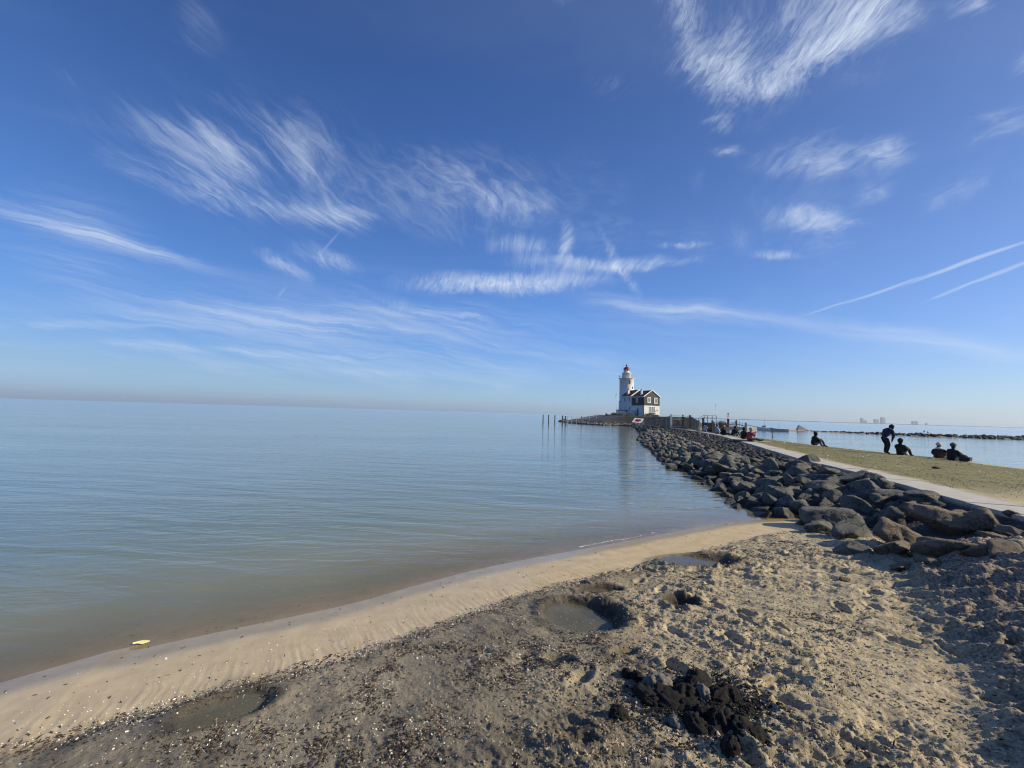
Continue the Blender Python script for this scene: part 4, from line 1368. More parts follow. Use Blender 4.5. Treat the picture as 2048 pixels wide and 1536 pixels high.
iron = picket_fence('iron_fence', 'thin iron railing running out over the sand and bay water right of the board screen',
                    [st(1428, 41.0, .5, 1.85), st(1450, 39.0, .3, 1.9), st(1472, 37.0, .0, 2.15), st(1491, 36.0, -.2, 1.95)], .155, .03, .09, rails=(.12, .88), mat=IRON, round_=True)
m = MB(); a_ = st(1491, 36, 0, 1.95); c_ = st(1548, 44, 0, 0); x0, y0, z0 = iron.location
m.tube((a_[0] - x0, a_[1] - y0, 1.85 - z0), (c_[0] - x0, c_[1] - y0, 1.15 - z0), .03, n=6); m.build('stay_rail', IRON, iron)

# railings on the far side of the neck
rl = empty('handrail', st(1384, 70, 1.2, 0)[:2] + (1.1,)); tag(rl, 'thin steel handrail behind the board screen, along the neck of land', 'railing')
pts_ = [st(px_, y_, 0, 0) for px_, y_ in ((1384, 70), (1396, 69), (1408, 68), (1415, 68), (1424, 68), (1432, 68))]
x0, y0, z0 = rl.location
for (x, y, *_), h_ in zip(pts_, (2.3, 2.3, 2.9, 2.85, 2.85, 2.85)):
    m = MB(); m.tube((x - x0, y - y0, 0), (x - x0, y - y0, h_ - z0), .05, n=6); m.build('post', IRON, rl)
for i in range(5):
    a_, c_ = pts_[i], pts_[i + 1]; h1, h2 = (2.3, 2.3, 2.9, 2.85, 2.85, 2.85)[i:i + 2]
    for dz in (0, -.4):
        m = MB(); m.tube((a_[0] - x0, a_[1] - y0, h1 + dz - z0), (c_[0] - x0, c_[1] - y0, h2 + dz - z0), .03, n=5); m.build('rail', IRON, rl)

mp = st(1432.5, 72, .6, 0)
m = MB(); m.tube((0, 0, 0), (-.12, 0, 4.6), .05, .025, n=8); m.lathe([(.05, 0), (.11, .05), (.05, .12), (.0, .12)], 8, (-.12, 0, 4.55)); m.lathe([(.16, 0), (.16, .12), (.06, .2)], 10)
o = m.build('mast', GALV); o.location = (mp[0], mp[1], .35); tag(o, 'tall thin bare mast standing right of the board screen', 'mast')

# red harbour light
bc = st(1456, 96, .3, 0)
be = empty('harbour_beacon', (bc[0], bc[1], .35)); tag(be, 'small red harbour light on a post with a pale lattice top', 'beacon')
m = MB(); m.lathe([(.45, 0), (.45, .12), (.27, .18), (.26, 1.95), (.36, 2.0), (.36, 2.1)], 16); m.build('column', REDB, be)
for i in range(4):
    a = math.pi / 4 + i * math.pi / 2
    m = MB(); m.tube((.28 * math.cos(a), .28 * math.sin(a), 2.1), (.28 * math.cos(a), .28 * math.sin(a), 2.75), .035, n=5); m.build('strut', WTRIM, be)
m = MB(); m.lathe([(.5, 2.72), (.55, 2.74), (.55, 2.80), (.1, 2.82)], 14); m.build('platform', WTRIM, be)
m = MB(); m.tube((0, 0, 2.8), (0, 0, 3.15), .05, n=6); m.lathe([(.10, 0), (.17, .05), (.17, .26), (.12, .34), (0, .36)], 12, (0, 0, 3.15)); m.build('lamp', IRON, be)

# bare brown bush on the neck
def twig_bush(name, loc, h, wd, n, mat, label, cat='bush', leaf=None):
    r = random.Random(hash(label) % 1000)
    e = empty(name, loc); tag(e, label, cat)
    m = MB()
    for i in range(n):
        a = r.uniform(0, 6.28); sp_ = r.uniform(.1, 1) * wd
        q = Vector((math.cos(a) * sp_, math.sin(a) * sp_, h * r.uniform(.6, 1.0)))
        p0 = Vector((math.cos(a) * sp_ * .2, math.sin(a) * sp_ * .2, 0)); mid = (p0 + q) / 2 + Vector((r.uniform(-.1, .1), r.uniform(-.1, .1), .1))
        m.tube(p0, mid, .03, .02, n=4, caps=False); m.tube(mid, q, .02, .006, n=4, caps=False)
        for k_ in range(3):
            s_ = mid.lerp(q, r.random()); m.tube(s_, s_ + Vector((r.uniform(-.25, .25), r.uniform(-.25, .25), r.uniform(.1, .35))), .010, .004, n=3, caps=False)
    m.build('branches', mat, e)
    if leaf:
        V_ = []; F_ = []
        for i in range(n * 26):
            a = r.uniform(0, 6.28); rr_ = wd * math.sqrt(r.random()) * 1.05; zz_ = h * r.uniform(.15, 1.0) * (1 - .35 * (rr_ / wd) ** 2)
            c_ = Vector((rr_ * math.cos(a), rr_ * math.sin(a), zz_)); s_ = r.uniform(.06, .13)
            u_ = Vector((r.gauss(0, 1), r.gauss(0, 1), r.gauss(0, 1))).normalized() * s_; v_ = u_.orthogonal().normalized() * s_ * .6
            b0 = len(V_); V_ += [tuple(c_ - u_), tuple(c_ + v_), tuple(c_ + u_), tuple(c_ - v_)]; F_.append((b0, b0 + 1, b0 + 2, b0 + 3))
        link(bpy.data.objects.new('foliage', mesh_np('foliage', V_, np.array(F_), leaf)), e)
    return e


TWIG = simple('bare_twigs', (.22, .155, .10), .9)
LEAFD = simple('dark_evergreen_leaf', (.035, .045, .022), .8, .3)
b_ = st(1441, 66, 0, 0); twig_bush('bush', (b_[0], b_[1], .7), 1.35, .95, 90, TWIG, 'bare brown bush behind the seated people, left of the red beacon')
for i, (px_, y_, h_, w_, lab) in enumerate([(1228, 119, 1.0, .9, 'dark evergreen shrub at the far left edge of the lighthouse mound'), (1241, 116, .8, 1.1, 'dark low shrub below the small white annexe'),
                                          (1258, 112, .7, 1.3, 'dark spreading shrub in front of the white outbuilding'), (1297, 113, 1.0, 1.3, 'dark shrub under the sunlit gable wall of the house'),
                                          (1311, 114, .6, 1.1, 'low shrub at the right-hand corner of the house'), (1450, 92, 1.0, .8, 'dark rounded shrub just left of the red beacon')]):
    b_ = st(px_, y_, 0, 0); twig_bush('shrub', (b_[0], b_[1], hz(b_[0], b_[1]) - .05), h_, w_, 26, TWIG, lab, 'shrub', LEAFD)

# the tilted sign on the mound
sg = at_y(1276, 841, 90)
sn = empty('sign_board', (sg.x, sg.y, sg.z)); sn.rotation_euler = (R(58), R(4), R(-14)); tag(sn, 'tilted white board with a red and dark patch lying on the mound below the house', 'sign')
m = MB(); m.prism([(-1.35, -.62), (.75, -.62), (1.35, .62), (-.75, .62)], -.03, .03, axis='z'); m.build('board', WTRIM, sn)
m = MB(); m.prism([(-.75, -.28), (.10, -.38), (.45, .05), (.15, .33), (-.45, .30)], .033, .05, axis='z'); m.build('red_patch', RED, sn)
m = MB(); m.prism([(.15, -.30), (.62, -.05), (.70, .30), (.22, .34), (.47, .03)], .034, .052, axis='z'); m.build('dark_patch', IRON, sn)

# stone terraces and seats on the mound's left
tb = st(1213, 118, 0, 0)
m = MB()
for i, (dx, w2, h2) in enumerate(((0, .5, .75), (.9, 1.1, .35), (2.0, .5, .6), (3.0, .7, .8), (4.0, .5, .45))): m.box((dx, 0, h2 / 2), (w2, .5, h2))
m.box((2.0, .05, .40), (4.4, .35, .12))
o = m.build('low_wall', DARKWOOD); o.location = (tb[0], tb[1], hz(tb[0], tb[1]) - .05); tag(o, 'broken line of dark blocks and rail on the left crest of the mound', 'wall')

# ------------------------------------------------------------------ old pier posts in the lake
labs = ['leftmost of the dark timber posts standing in the lake', 'second dark timber post from the left in the lake', 'third dark timber post from the left, nearer the pier head']
for i, px_ in enumerate((1087, 1098, 1110.5)):
    v = st(px_, 92.0, 0, 0)
    pe_ = empty('mooring_post', (v[0], v[1], 0)); tag(pe_, labs[i], 'post', 'mooring posts in the lake')
    m = MB(); m.tube((0, 0, -1.6), (0.02, 0, 2.1), .13, .12, n=12); m.build('pile', DARKWOOD, pe_)
    m = MB(); m.tube((0.02, 0, 2.1), (0.02, 0, 2.16), .15, .10, n=12); m.build('cap', GALV, pe_)
v = st(1128.5, 92, 0, 0)
ph = empty('pier_head', (v[0], v[1], 0)); tag(ph, 'two dark piles joined by a beam at the end of the footbridge', 'pier')
for dx in (-.35, .35):
    m = MB(); m.tube((dx, 0, -1.6), (dx, 0, 2.05 - .1 * (dx > 0)), .17, .16, n=12); m.build('pile', DARKWOOD, ph)
m = MB(); m.box((.1, 0, 1.08), (1.1, .22, .18)); m.build('beam', DARKWOOD, ph)
fb = empty('footbridge', (st(1133, 94, 0, 0)[0], 94, .9)); tag(fb, 'narrow landing stage with pale railings running to the dark stone tip of the mound', 'footbridge')
x0 = fb.location.x; pr_ = [(st(px_, y_, 0, 0), z_) for px_, y_, z_ in ((1131, 93, .95), (1140, 96, .95), (1150, 99, .95), (1161, 101, 1.0), (1176, 104, 1.15), (1190, 107, 1.7), (1203, 110, 2.35))]
for i in range(len(pr_) - 1):
    (a_, za), (c_, zc2) = pr_[i], pr_[i + 1]
    A_ = Vector((a_[0] - x0, a_[1] - 94, za - .9)); C_ = Vector((c_[0] - x0, c_[1] - 94, zc2 - .9))
    for q in range(4):
        p_ = A_.lerp(C_, (q + .5) / 4); an_ = math.atan2(C_.y - A_.y, C_.x - A_.x)
        m = MB(); m.box(tuple(p_), ((C_ - A_).length / 4 - .03, 1.0, .06), rz=an_); m.build('deck_plank', OLDWOOD, fb)
    for s in (-.5, .5):
        n_ = Vector((-(C_ - A_).y, (C_ - A_).x, 0)).normalized() * s
        for dz in (.45, .95):
            m = MB(); m.tube(A_ + n_ + Vector((0, 0, dz)), C_ + n_ + Vector((0, 0, dz)), .032, n=5); m.build('rail', GALV, fb)
        m = MB(); m.tube(A_ + n_ + Vector((0, 0, -.9 - za + .2)), A_ + n_ + Vector((0, 0, 1.0)), .05, n=6); m.build('post', GALV, fb)
v = st(1162, 95, 0, 0); m = MB(); m.tube((0, 0, -1.6), (0, 0, 1.9), .13, .12, n=10); m.tube((0, 0, 1.9), (0, 0, 2.0), .12, .05, n=10)
o = m.build('mooring_post', DARKWOOD); o.location = (v[0], 94.2, 0); tag(o, 'single brown post standing in front of the dark stone tip of the mound', 'post')

# ------------------------------------------------------------------ the bay: boats, far boulder breakwater, stakes
def boat(name, loc, rz, L, mat, label, cabin, mast=0):
    e = empty(name, loc, rz); tag(e, label, 'boat')
    prof = [(-.5, .36, .0), (-.48, .42, .5), (-.2, .5, .48), (.15, .46, .5), (.4, .22, .62), (.52, .02, .78)]
    m = MB(); vs = []
    for t, hw, top in prof:
        vs += [(t * L, -hw * L * .32, top), (t * L, -hw * L * .22, -.12), (t * L, hw * L * .22, -.12), (t * L, hw * L * .32, top)]
    fs = []
    for i in range(len(prof) - 1):
        a = 4 * i; c = a + 4
        fs += [(a, c, c + 1, a + 1), (a + 1, c + 1, c + 2, a + 2), (a + 2, c + 2, c + 3, a + 3), (a, a + 3, c + 3, c)]
    fs += [(0, 1, 2, 3), tuple(4 * (len(prof) - 1) + q for q in (3, 2, 1, 0))]
    m.add(vs, fs); m.build('hull', mat, e)
    if cabin:
        m = MB(); m.prism([(-.05 * L, .5), (.22 * L, .5), (.12 * L, 1.0), (-.05 * L, 1.05)], -L * .10, L * .10); cb = m.build('cabin', BOATW, e)
        m = MB(); m.prism([(-.02 * L, .72), (.15 * L, .72), (.11 * L, .93), (-.02 * L, .95)], -L * .104, L * .104); m.build('window', GLASS, cb)
    if mast:
        m = MB(); m.tube((.02 * L, 0, .4), (-.02 * L, 0, mast), .045, .02, n=6); m.build('mast', GALV, e)
    m = MB(); m.box((-.25 * L, 0, .47), (.10 * L, L * .26, .05)); m.build('thwart', OLDWOOD, e)
    return e


v = st(1557, 84, 0, 0); boat('rowing_boat', (v[0], v[1], .05), R(172), 3.4, BOATG, 'long low grey boat at the sandy edge of the bay', False, 1.9)
v = st(1528, 88, 0, 0); boat('cabin_boat', (v[0], v[1], .12), R(165), 2.9, BOATW, 'small white boat with a cabin and mast left of the grey boat', True, 2.6)
v = st(1543, 55, 0, 0); m = MB(); m.tube((0, 0, -1.5), (.12, 0, 1.15), .05, .04, n=6); m.tube((.10, 0, .62), (-.8, 0, .75), .03, n=5); m.tube((.0, 0, -.2), (.04, 0, .1), .07, n=6)
o = m.build('stake', DARKWOOD); o.location = (v[0], v[1], 0); tag(o, 'thin leaning stake with a side branch standing in the bay', 'stake')
v = st(1593, 80, 0, 0); m = MB(); m.tube((0, 0, -1.4), (.02, 0, .45), .05, .04, n=6); m.tube((.02, 0, .45), (.02, 0, .5), .07, .02, n=6)
o = m.build('stake', DARKWOOD); o.location = (v[0], v[1], 0); tag(o, 'short stake in the bay water in front of the low sand spit', 'stake')
v = at_y(1603, 853.5, 90)
m = MB(); m.prism([(-1.15, 0), (1.3, 0), (.7, .35), (-.62, 1.05)], -.25, .25); m.prism([(-1.0, -.1), (1.2, -.1), (1.0, .02), (-1.0, .02)], -.4, .4)
o = m.build('tilted_slab', GREYP); o.location = (v.x, v.y, .35); tag(o, 'grey wedge-shaped slab tilted up on the sand spit left of the dark boulders', 'slab')

bw = tag(empty('far_breakwater', (85, 78, 0)), 'long dark line of boulders closing the bay on the right', 'breakwater')
DARKROCK = stone_mat('dark_boulder', (0.050, 0.048, 0.044), (0.110, 0.102, 0.090), (0.09, 0.075, 0.06))
RD = [rock_mesh('boulder', 300 + i, 2, 10, DARKROCK, (1, .85, .75)) for i in range(6)]
line = [(64, 95.5), (70, 91), (80, 82.5), (88, 78.5), (96, 76.5), (112, 77), (132, 78), (168, 80)]
ls = [0.0]
for a_, c_ in zip(line[:-1], line[1:]): ls.append(ls[-1] + math.dist(a_, c_))
big = []
for i in range(1100):
    s_ = random.random() * ls[-1]
    x_ = float(np.interp(s_, ls, [q[0] for q in line])); y_ = float(np.interp(s_, ls, [q[1] for q in line]))
    wide = float(np.interp(s_, ls, [.3, .5, .9, 1.1, 1.2, 1.3, 1.4, 1.5]))
    t = random.gauss(0, .5); size = random.uniform(.28, .55) * (0.7 + .3 * wide)
    z_ = max(0, .62 * wide - .30) * math.exp(-(t ** 2) * 2.2) * random.uniform(.6, 1.15) + .02
    x2, y2 = x_ + t * wide * .4, y_ + t * wide
    M_, v_ = rock_xf(20000 + i, x2, y2, z_, size, 6); big.append((RD[v_], M_, x2))
inview = [q for q in big if q[2] < 104]
for me_, M_, _ in inview[:280]:
    o = bpy.data.objects.new('boulder', me_); link(o, bw); o.matrix_parent_inverse = Matrix.Translation(-bw.location); o.matrix_basis = M_
join_mesh('more_boulders', [(a, c) for a, c, _ in inview[280:] + [q for q in big if q[2] >= 104]], DARKROCK, bw)

# birds on the stones
for i, (px_, py_, lab) in enumerate([(1848, 864.6, 'tiny dark bird perched on the middle of the far breakwater'), (1856, 866.2, 'second dark bird perched on the far breakwater, right of the upright one'), (1856, 874.2, 'dark waterbird swimming just in front of the far breakwater')]):
    y_ = 76 if i < 2 else 73
    v = at_y(px_, py_, y_) if i < 2 else at_z(px_, py_, 0.0)
    e = empty('bird', tuple(v)); e.rotation_euler = (0, 0, R(180 * (i == 1))); tag(e, lab, 'bird')
    m = MB(); m.lathe([(.01, -.16), (.08, -.1), (.11, 0), (.09, .12), (.03, .22), (0, .24)], 10); o = m.build('body', IRON, e)
    o.rotation_euler = (0, R(90 if i == 2 else 35), 0); o.location = (0, 0, .1)
    m = MB(); m.lathe([(0, -.06), (.05, -.02), (.05, .03), (0, .07)], 8, (.13, 0, .33 if i < 2 else .22)); m.tube((.16, 0, .33 if i < 2 else .22), (.24, 0, .32 if i < 2 else .21), .015, .004, n=5); m.build('head', IRON, e)
    if i < 2:
        m = MB(); m.tube((0, .03, -.1), (0, .03, .05), .01, n=4); m.tube((0, -.03, -.1), (0, -.03, .05), .01, n=4); m.build('legs', IRON, e)

# ------------------------------------------------------------------ the far shore, six kilometres off
FARG = simple('far_wooded_shore', (.06, .07, .055), .95, .25, .01)
FB = simple('far_building', (.42, .43, .44), .9, .1, .02)
FW = simple('far_building_window', (.12, .15, .2), .4, .1, .02)
YF = 6000.0
V_ = []; F_ = []
n_ = 420
for i in range(n_ + 1):
    px_ = 1290 + (2300 - 1290) * i / n_
    v = at_y(px_, 800, YF + 300 * math.sin(i * .02)); h_ = 7 + 6 * fbm(np.array([i * .11]), np.array([.5]), 4, 3)[0] + 4 * math.exp(-((px_ - 1500) / 120) ** 2)
    h_ *= min(1, max(0.05, (px_ - 1290) / 120))
    for dy, z_ in ((0, -.3), (0, h_ * .8), (60, h_), (260, -.3)): V_.append((v.x, v.y + dy, z_))
for i in range(n_):
    for q in range(3):
        a = 4 * i + q; F_.append((a, a + 4, a + 5, a + 1))
o = link(bpy.data.objects.new('far_shore', mesh_np('far_shore', V_, np.array(F_), FARG))); tag(o, kind='structure')
blds = [(1722, 1725.3, 9.5, 'slim pale tower block at the left of the far skyline'), (1727.5, 1732, 5.5, 'low pale block just right of the slim tower on the far skyline'), (1748.5, 1756, 8.5, 'broad stepped pale block in the middle of the far skyline'),
        (1762, 1769, 12.5, 'tallest wide pale tower on the far skyline'), (1824, 1828, 7.0, 'pale block right of the tallest tower, above the breakwater'), (1832, 1834, 6.8, 'narrow pale block close right of another on the far skyline'),
        (1851, 1854.5, 3.5, 'smallest pale block at the right end of the far skyline')]
for a0, a1, h_, lab in blds:
    p0, p1 = at_y(a0, 800, YF + 120), at_y(a1, 800, YF + 120); w2 = p1.x - p0.x; H_ = h_ * 8.3
    e = empty('tower_block', (p0.x, p0.y, 0)); tag(e, lab, 'building', 'tower blocks on the far shore')
    m = MB(); m.box((w2 / 2, 15, H_ / 2), (w2, 30, H_)); m.build('wall', FB, e)
    m = MB(); m.box((w2 / 2, 15, H_ + 2), (w2 * .6, 18, 4)); m.build('roof', FB, e)
    m = MB()
    for k in range(max(1, int(H_ / 9))): m.box((w2 / 2, -.1, 5 + k * 9), (w2 * .92, .4, 2.2))
    m.build('window_band', FW, e)

# bleached stakes on the stone slope
for px_, py_, lean, lab in ((1400, 879, -.35, 'thin pale branch lying on the dark stone slope under the board screen'), (1419, 879, -.45, 'short white stake lying on the dark stone slope, right of the thin branch')):
    g = ground_at(px_, py_)
    m = MB(); L_ = .85
    m.tube((0, 0, 0), (lean * .55, .1, L_), .035, .025, n=6)
    if lean > -.4: m.tube((lean * .3, .05, .5), (lean * .3 + .18, .05, .72), .02, .01, n=5)
    else: m.tube((0, 0, -.03), (0, 0, .0), .045, n=6)
    o = m.build('branch', PALEW if lean < -.4 else OLDWOOD); o.location = (g.x, g.y, g.z); tag(o, lab, 'branch')

# small rough white lump in the water at the end of the boulders
g = at_z(1506, 1012, .02)
bm = bmesh.new(); bmesh.ops.create_icosphere(bm, subdivisions=3, radius=1)
for vtx in bm.verts:
    n__ = fbm(np.array([vtx.co.x * 2.3 + 4]), np.array([vtx.co.y * 2.3 + vtx.co.z * 2]), 3, 8, ridged=True)[0]
    vtx.co = Vector((vtx.co.x * .13, vtx.co.y * .09, vtx.co.z * .07)) * (1 + .45 * n__)
me_ = bpy.data.meshes.new('white_lump'); bm.to_mesh(me_); bm.free(); me_.materials.append(simple('plain_white', (.85, .85, .85), .35))
o = link(bpy.data.objects.new('white_lump', me_)); o.location = (g.x, g.y, .05); tag(o, 'rough bright white lump in the water against the dark boulders', 'litter')

# ------------------------------------------------------------------ people
SKIN = simple('skin', (.50, .32, .23), .6, .05)
def cloth(n, c): return simple(n, c, .9, .15, 9.0, bump=.004, bscale=40)
C_BLACK = cloth('black_cloth', (.012, .013, .016)); C_NAVY = cloth('navy_cloth', (.015, .022, .055)); C_JEAN = cloth('denim', (.06, .085, .14)); C_PALE = cloth('pale_denim', (.34, .38, .44))
C_LBLUE = cloth('light_blue_cloth', (.30, .38, .50)); C_RED = cloth('red_cloth', (.32, .045, .065)); C_BROWN = cloth('dark_brown_cloth', (.045, .02, .018)); C_DGREY = cloth('dark_grey_cloth', (.035, .037, .042))
C_CREAM = cloth('cream_wool', (.62, .58, .52)); C_GREYW = cloth('grey_wool', (.10, .095, .09)); C_WHITE = cloth('white_cloth', (.75, .75, .76)); C_SHOE = cloth('dark_shoe', (.02, .018, .016)); C_WSHOE = cloth('white_shoe', (.7, .7, .7))
H_DARK = cloth('dark_hair', (.015, .011, .009)); H_FAIR = cloth('fair_hair', (.40, .27, .14)); H_BLOND = cloth('blond_hair', (.52, .38, .20))


def pose_sit(legs='bent', lean=.06, arms='knees', tw=0.0):
    J = {'pelvis': (0, 0, .13), 'belly': (.01 + lean * .3, 0, .30), 'chest': (.02 + lean, 0, .48), 'neck': (.03 + lean * 1.6, 0, .63), 'chin': (.06 + lean * 1.9, 0, .70), 'head': (.06 + lean * 2.0, 0, .79), 'crown': (.05 + lean * 2.0, 0, .855)}
    for s, n in ((1, 'l'), (-1, 'r')):
        J['hip' + n] = (.02, s * .10, .12)
        J['sh' + n] = (.02 + lean * 1.3, s * .165, .535)
        if legs == 'bent': J['kn' + n] = (.42, s * .13, .44); J['an' + n] = (.60, s * .12, .08); J['to' + n] = (.78, s * .13, .04)
        elif legs == 'out': J['kn' + n] = (.46, s * .10, .20); J['an' + n] = (.90, s * .10, .08); J['to' + n] = (.96, s * .12, .20)
        elif legs == 'low': J['kn' + n] = (.45, s * .20, .26); J['an' + n] = (.55, s * .10, .07); J['to' + n] = (.72, s * .12, .04)
        if arms == 'knees': J['el' + n] = (.17 + lean, s * .20, .36); J['wr' + n] = (.36, s * .12, .45)
        elif arms == 'lap': J['el' + n] = (.10 + lean, s * .21, .33); J['wr' + n] = (.28, s * .08, .27)
        elif arms == 'cup': J['el' + n] = (.16 + lean, s * .26, .36); J['wr' + n] = (.32 + lean, s * .10, .55)
    return J


def pose_stand():
    J = {'pelvis': (0, 0, .95), 'belly': (.01, 0, 1.12), 'chest': (.01, 0, 1.32), 'neck': (.01, 0, 1.50), 'chin': (.04, 0, 1.57), 'head': (.04, 0, 1.66), 'crown': (.03, 0, 1.73)}
    for s, n in ((1, 'l'), (-1, 'r')):
        J['hip' + n] = (0, s * .10, .92); J['kn' + n] = (.03, s * .10, .50); J['an' + n] = (-.02, s * .11, .08); J['to' + n] = (.15, s * .13, .04)
        J['sh' + n] = (0, s * .20, 1.42); J['el' + n] = (.02, s * .27, 1.14); J['wr' + n] = (.20, s * .20, 1.08)
    return J


def pose_bend():
    J = {'pelvis': (-.12, 0, .88), 'belly': (-.03, 0, 1.03), 'chest': (.10, 0, 1.20), 'neck': (.24, 0, 1.36), 'chin': (.33, 0, 1.36), 'head': (.38, 0, 1.42), 'crown': (.40, 0, 1.49)}
    for s, n in ((1, 'l'), (-1, 'r')):
        J['hip' + n] = (-.12, s * .10, .85)
        J['sh' + n] = (.14, s * .19, 1.28); J['el' + n] = (.16, s * .24, .99); J['wr' + n] = (.14, s * .18, .76)
    J['knl'] = (.14, .12, .50); J['anl'] = (-.08, .12, .10); J['tol'] = (.08, .14, .04)
    J['knr'] = (.02, -.10, .47); J['anr'] = (-.16, -.12, .09); J['tor'] = (.02, -.13, .04)
    J['anl'] = (.02, .12, .10); J['tol'] = (.20, .14, .04)
    return J


RADI = {'pelvis': .17, 'belly': .165, 'chest': .17, 'neck': .078, 'chin': .072, 'head': .098, 'crown': .062, 'hip': .11, 'kn': .082, 'an': .058, 'to': .034, 'sh': .095, 'el': .078, 'wr': .050}
EDG = [('pelvis', 'belly', 0), ('belly', 'chest', 0), ('chest', 'neck', 0), ('neck', 'chin', 2), ('chin', 'head', 2), ('head', 'crown', 2)]
for n in 'lr':
    EDG += [('pelvis', 'hip' + n, 1), ('hip' + n, 'kn' + n, 1), ('kn' + n, 'an' + n, 1), ('an' + n, 'to' + n, 3), ('chest', 'sh' + n, 0), ('sh' + n, 'el' + n, 0), ('el' + n, 'wr' + n, 0)]


def person(label, loc, face_deg, J, top, legs_m, shoes, hair=None, hat=None, bulk=1.0, group=None, scarf=None, extra=None):
    names = list(J); V_ = [Vector(J[n]) for n in names]; E = [(names.index(a), names.index(c)) for a, c, _ in EDG]; R_ = []
    for n in names:
        k = n if n in RADI else n[:2] if n[:2] in RADI else 'hip'
        R_.append(RADI[k] * (bulk if k in ('pelvis', 'belly', 'chest', 'sh', 'el') else 1))
    segs_ = [(V_[names.index(a)], V_[names.index(c)], mt) for a, c, mt in EDG]
    for n in 'lr':
        wi = names.index('wr' + n); el = Vector(J['el' + n]); wr_ = Vector(J['wr' + n]); d = (wr_ - el).normalized(); sd_ = d.cross(Vector((0, 0, 1))).normalized()
        palm = wr_ + d * .07; V_.append(palm); R_.append(.036); pi_ = len(V_) - 1; E.append((wi, pi_)); segs_.append((wr_, palm, 2))
        for q, (o_, ln) in enumerate(((-.030, .060), (-.010, .072), (.010, .068), (.030, .052))):
            a_ = palm + sd_ * o_ + d * .02; c_ = a_ + d * ln * .6 + Vector((0, 0, -.01)); e_ = c_ + (d * .5 + Vector((0, 0, -.8))).normalized() * ln * .4
            b0 = len(V_); V_ += [c_, e_]; R_ += [.010, .008]; E += [(pi_, b0), (b0, b0 + 1)]; segs_.append((palm, e_, 2))
        th = wr_ + d * .03 + sd_ * .045 * (1 if n == 'l' else -1); V_.append(th); R_.append(.011); E.append((pi_, len(V_) - 1)); segs_.append((wr_, th, 2))
    me_ = bpy.data.meshes.new('body'); me_.from_pydata([tuple(v) for v in V_], E, [])
    o = bpy.data.objects.new('body_tmp', me_); COL.objects.link(o)
    sk = o.modifiers.new('skin', 'SKIN'); sk.branch_smoothing = .6
    for i, r_ in enumerate(R_): me_.skin_vertices[0].data[i].radius = (r_, r_)
    me_.skin_vertices[0].data[names.index('pelvis')].use_root = True
    ss = o.modifiers.new('sub', 'SUBSURF'); ss.levels = 1; ss.render_levels = 1
    bpy.context.view_layer.update(); dg = bpy.context.evaluated_depsgraph_get()
    bmh = bpy.data.meshes.new_from_object(o.evaluated_get(dg)); bmh.name = 'body'
    bpy.data.objects.remove(o, do_unlink=True)
    bmh.materials.clear()
    for mt in (top, legs_m, SKIN, shoes): bmh.materials.append(mt)
    for p_ in bmh.polygons:
        c = p_.center; best = (9, 0)
        for a, b2, mt in segs_:
            ab = b2 - a; t = max(0, min(1, (c - a).dot(ab) / ab.length_squared)); dd = (a + ab * t - c).length - (.08 if mt in (0,) else .03 if mt == 1 else 0)
            if dd < best[0]: best = (dd, mt)
        p_.material_index = best[1]; p_.use_smooth = True
    root = empty('person', loc, R(face_deg)); tag(root, label, 'person', group)
    link(bpy.data.objects.new('body', bmh), root)
    hd = Vector(J['head'])
    # nose and ears are part of the face piece
    m = MB(); m.tube(hd + Vector((.088, 0, .0)), hd + Vector((.118, 0, -.022)), .012, .016, n=6)
    for s in (1, -1): m.tube(hd + Vector((.0, s * .09, -.01)), hd + Vector((.0, s * .108, .0)), .022, .016, n=6)
    m.build('face_features', SKIN, root)
    if hair:
        m = MB(); m.lathe([(.0, -.13), (.085, -.10), (.108, -.02), (.108, .04), (.085, .085), (.04, .108), (0, .112)], 12, tuple(hd + Vector((-.022, 0, .008)))); m.build('hair', hair, root)
    if hat:
        m = MB(); m.lathe([(.100, -.01), (.112, .01), (.110, .07), (.09, .115), (.04, .14), (.022, .165), (0, .17)], 12, tuple(hd + Vector((-.01, 0, .0)))); m.build('hat', hat, root)
    if scarf:
        nk = Vector(J['neck']); m = MB(); m.lathe([(.07, -.05), (.115, -.02), (.115, .04), (.07, .07)], 12, tuple(nk)); m.build('scarf', scarf, root)
    if extra: extra(root, J)
    return root


def gp(px, py, dz=0.0):
    g = ground_at(px, py)
    if g.y < 4 or (g.y > 30 and px > 1500):
        g = at_z(px, py, .66); g.z = hz(g.x, g.y)
    return Vector((g.x, g.y, g.z + dz))


def on_path(px, py): 
    v = at_z(px, py, .905); return Vector((v.x, v.y, .905))


def cup(root, J):
    w_ = Vector(J['wrr']); m = MB(); m.lathe([(.03, -.05), (.042, .06), (.040, .065)], 10, (w_.x + .09, w_.y + .05, w_.z + .04)); m.build('cup', C_BLACK, root)
    m = MB(); m.tube((.55, -.35, .02), (1.15, -.45, .05), .022, n=6); m.build('walking_stick', PALEW, root)


def phone(root, J):
    w_ = Vector(J['wrr']); m = MB(); m.box((w_.x + .10, w_.y + .06, w_.z + .03), (.012, .07, .14)); m.build('phone', C_BLACK, root)


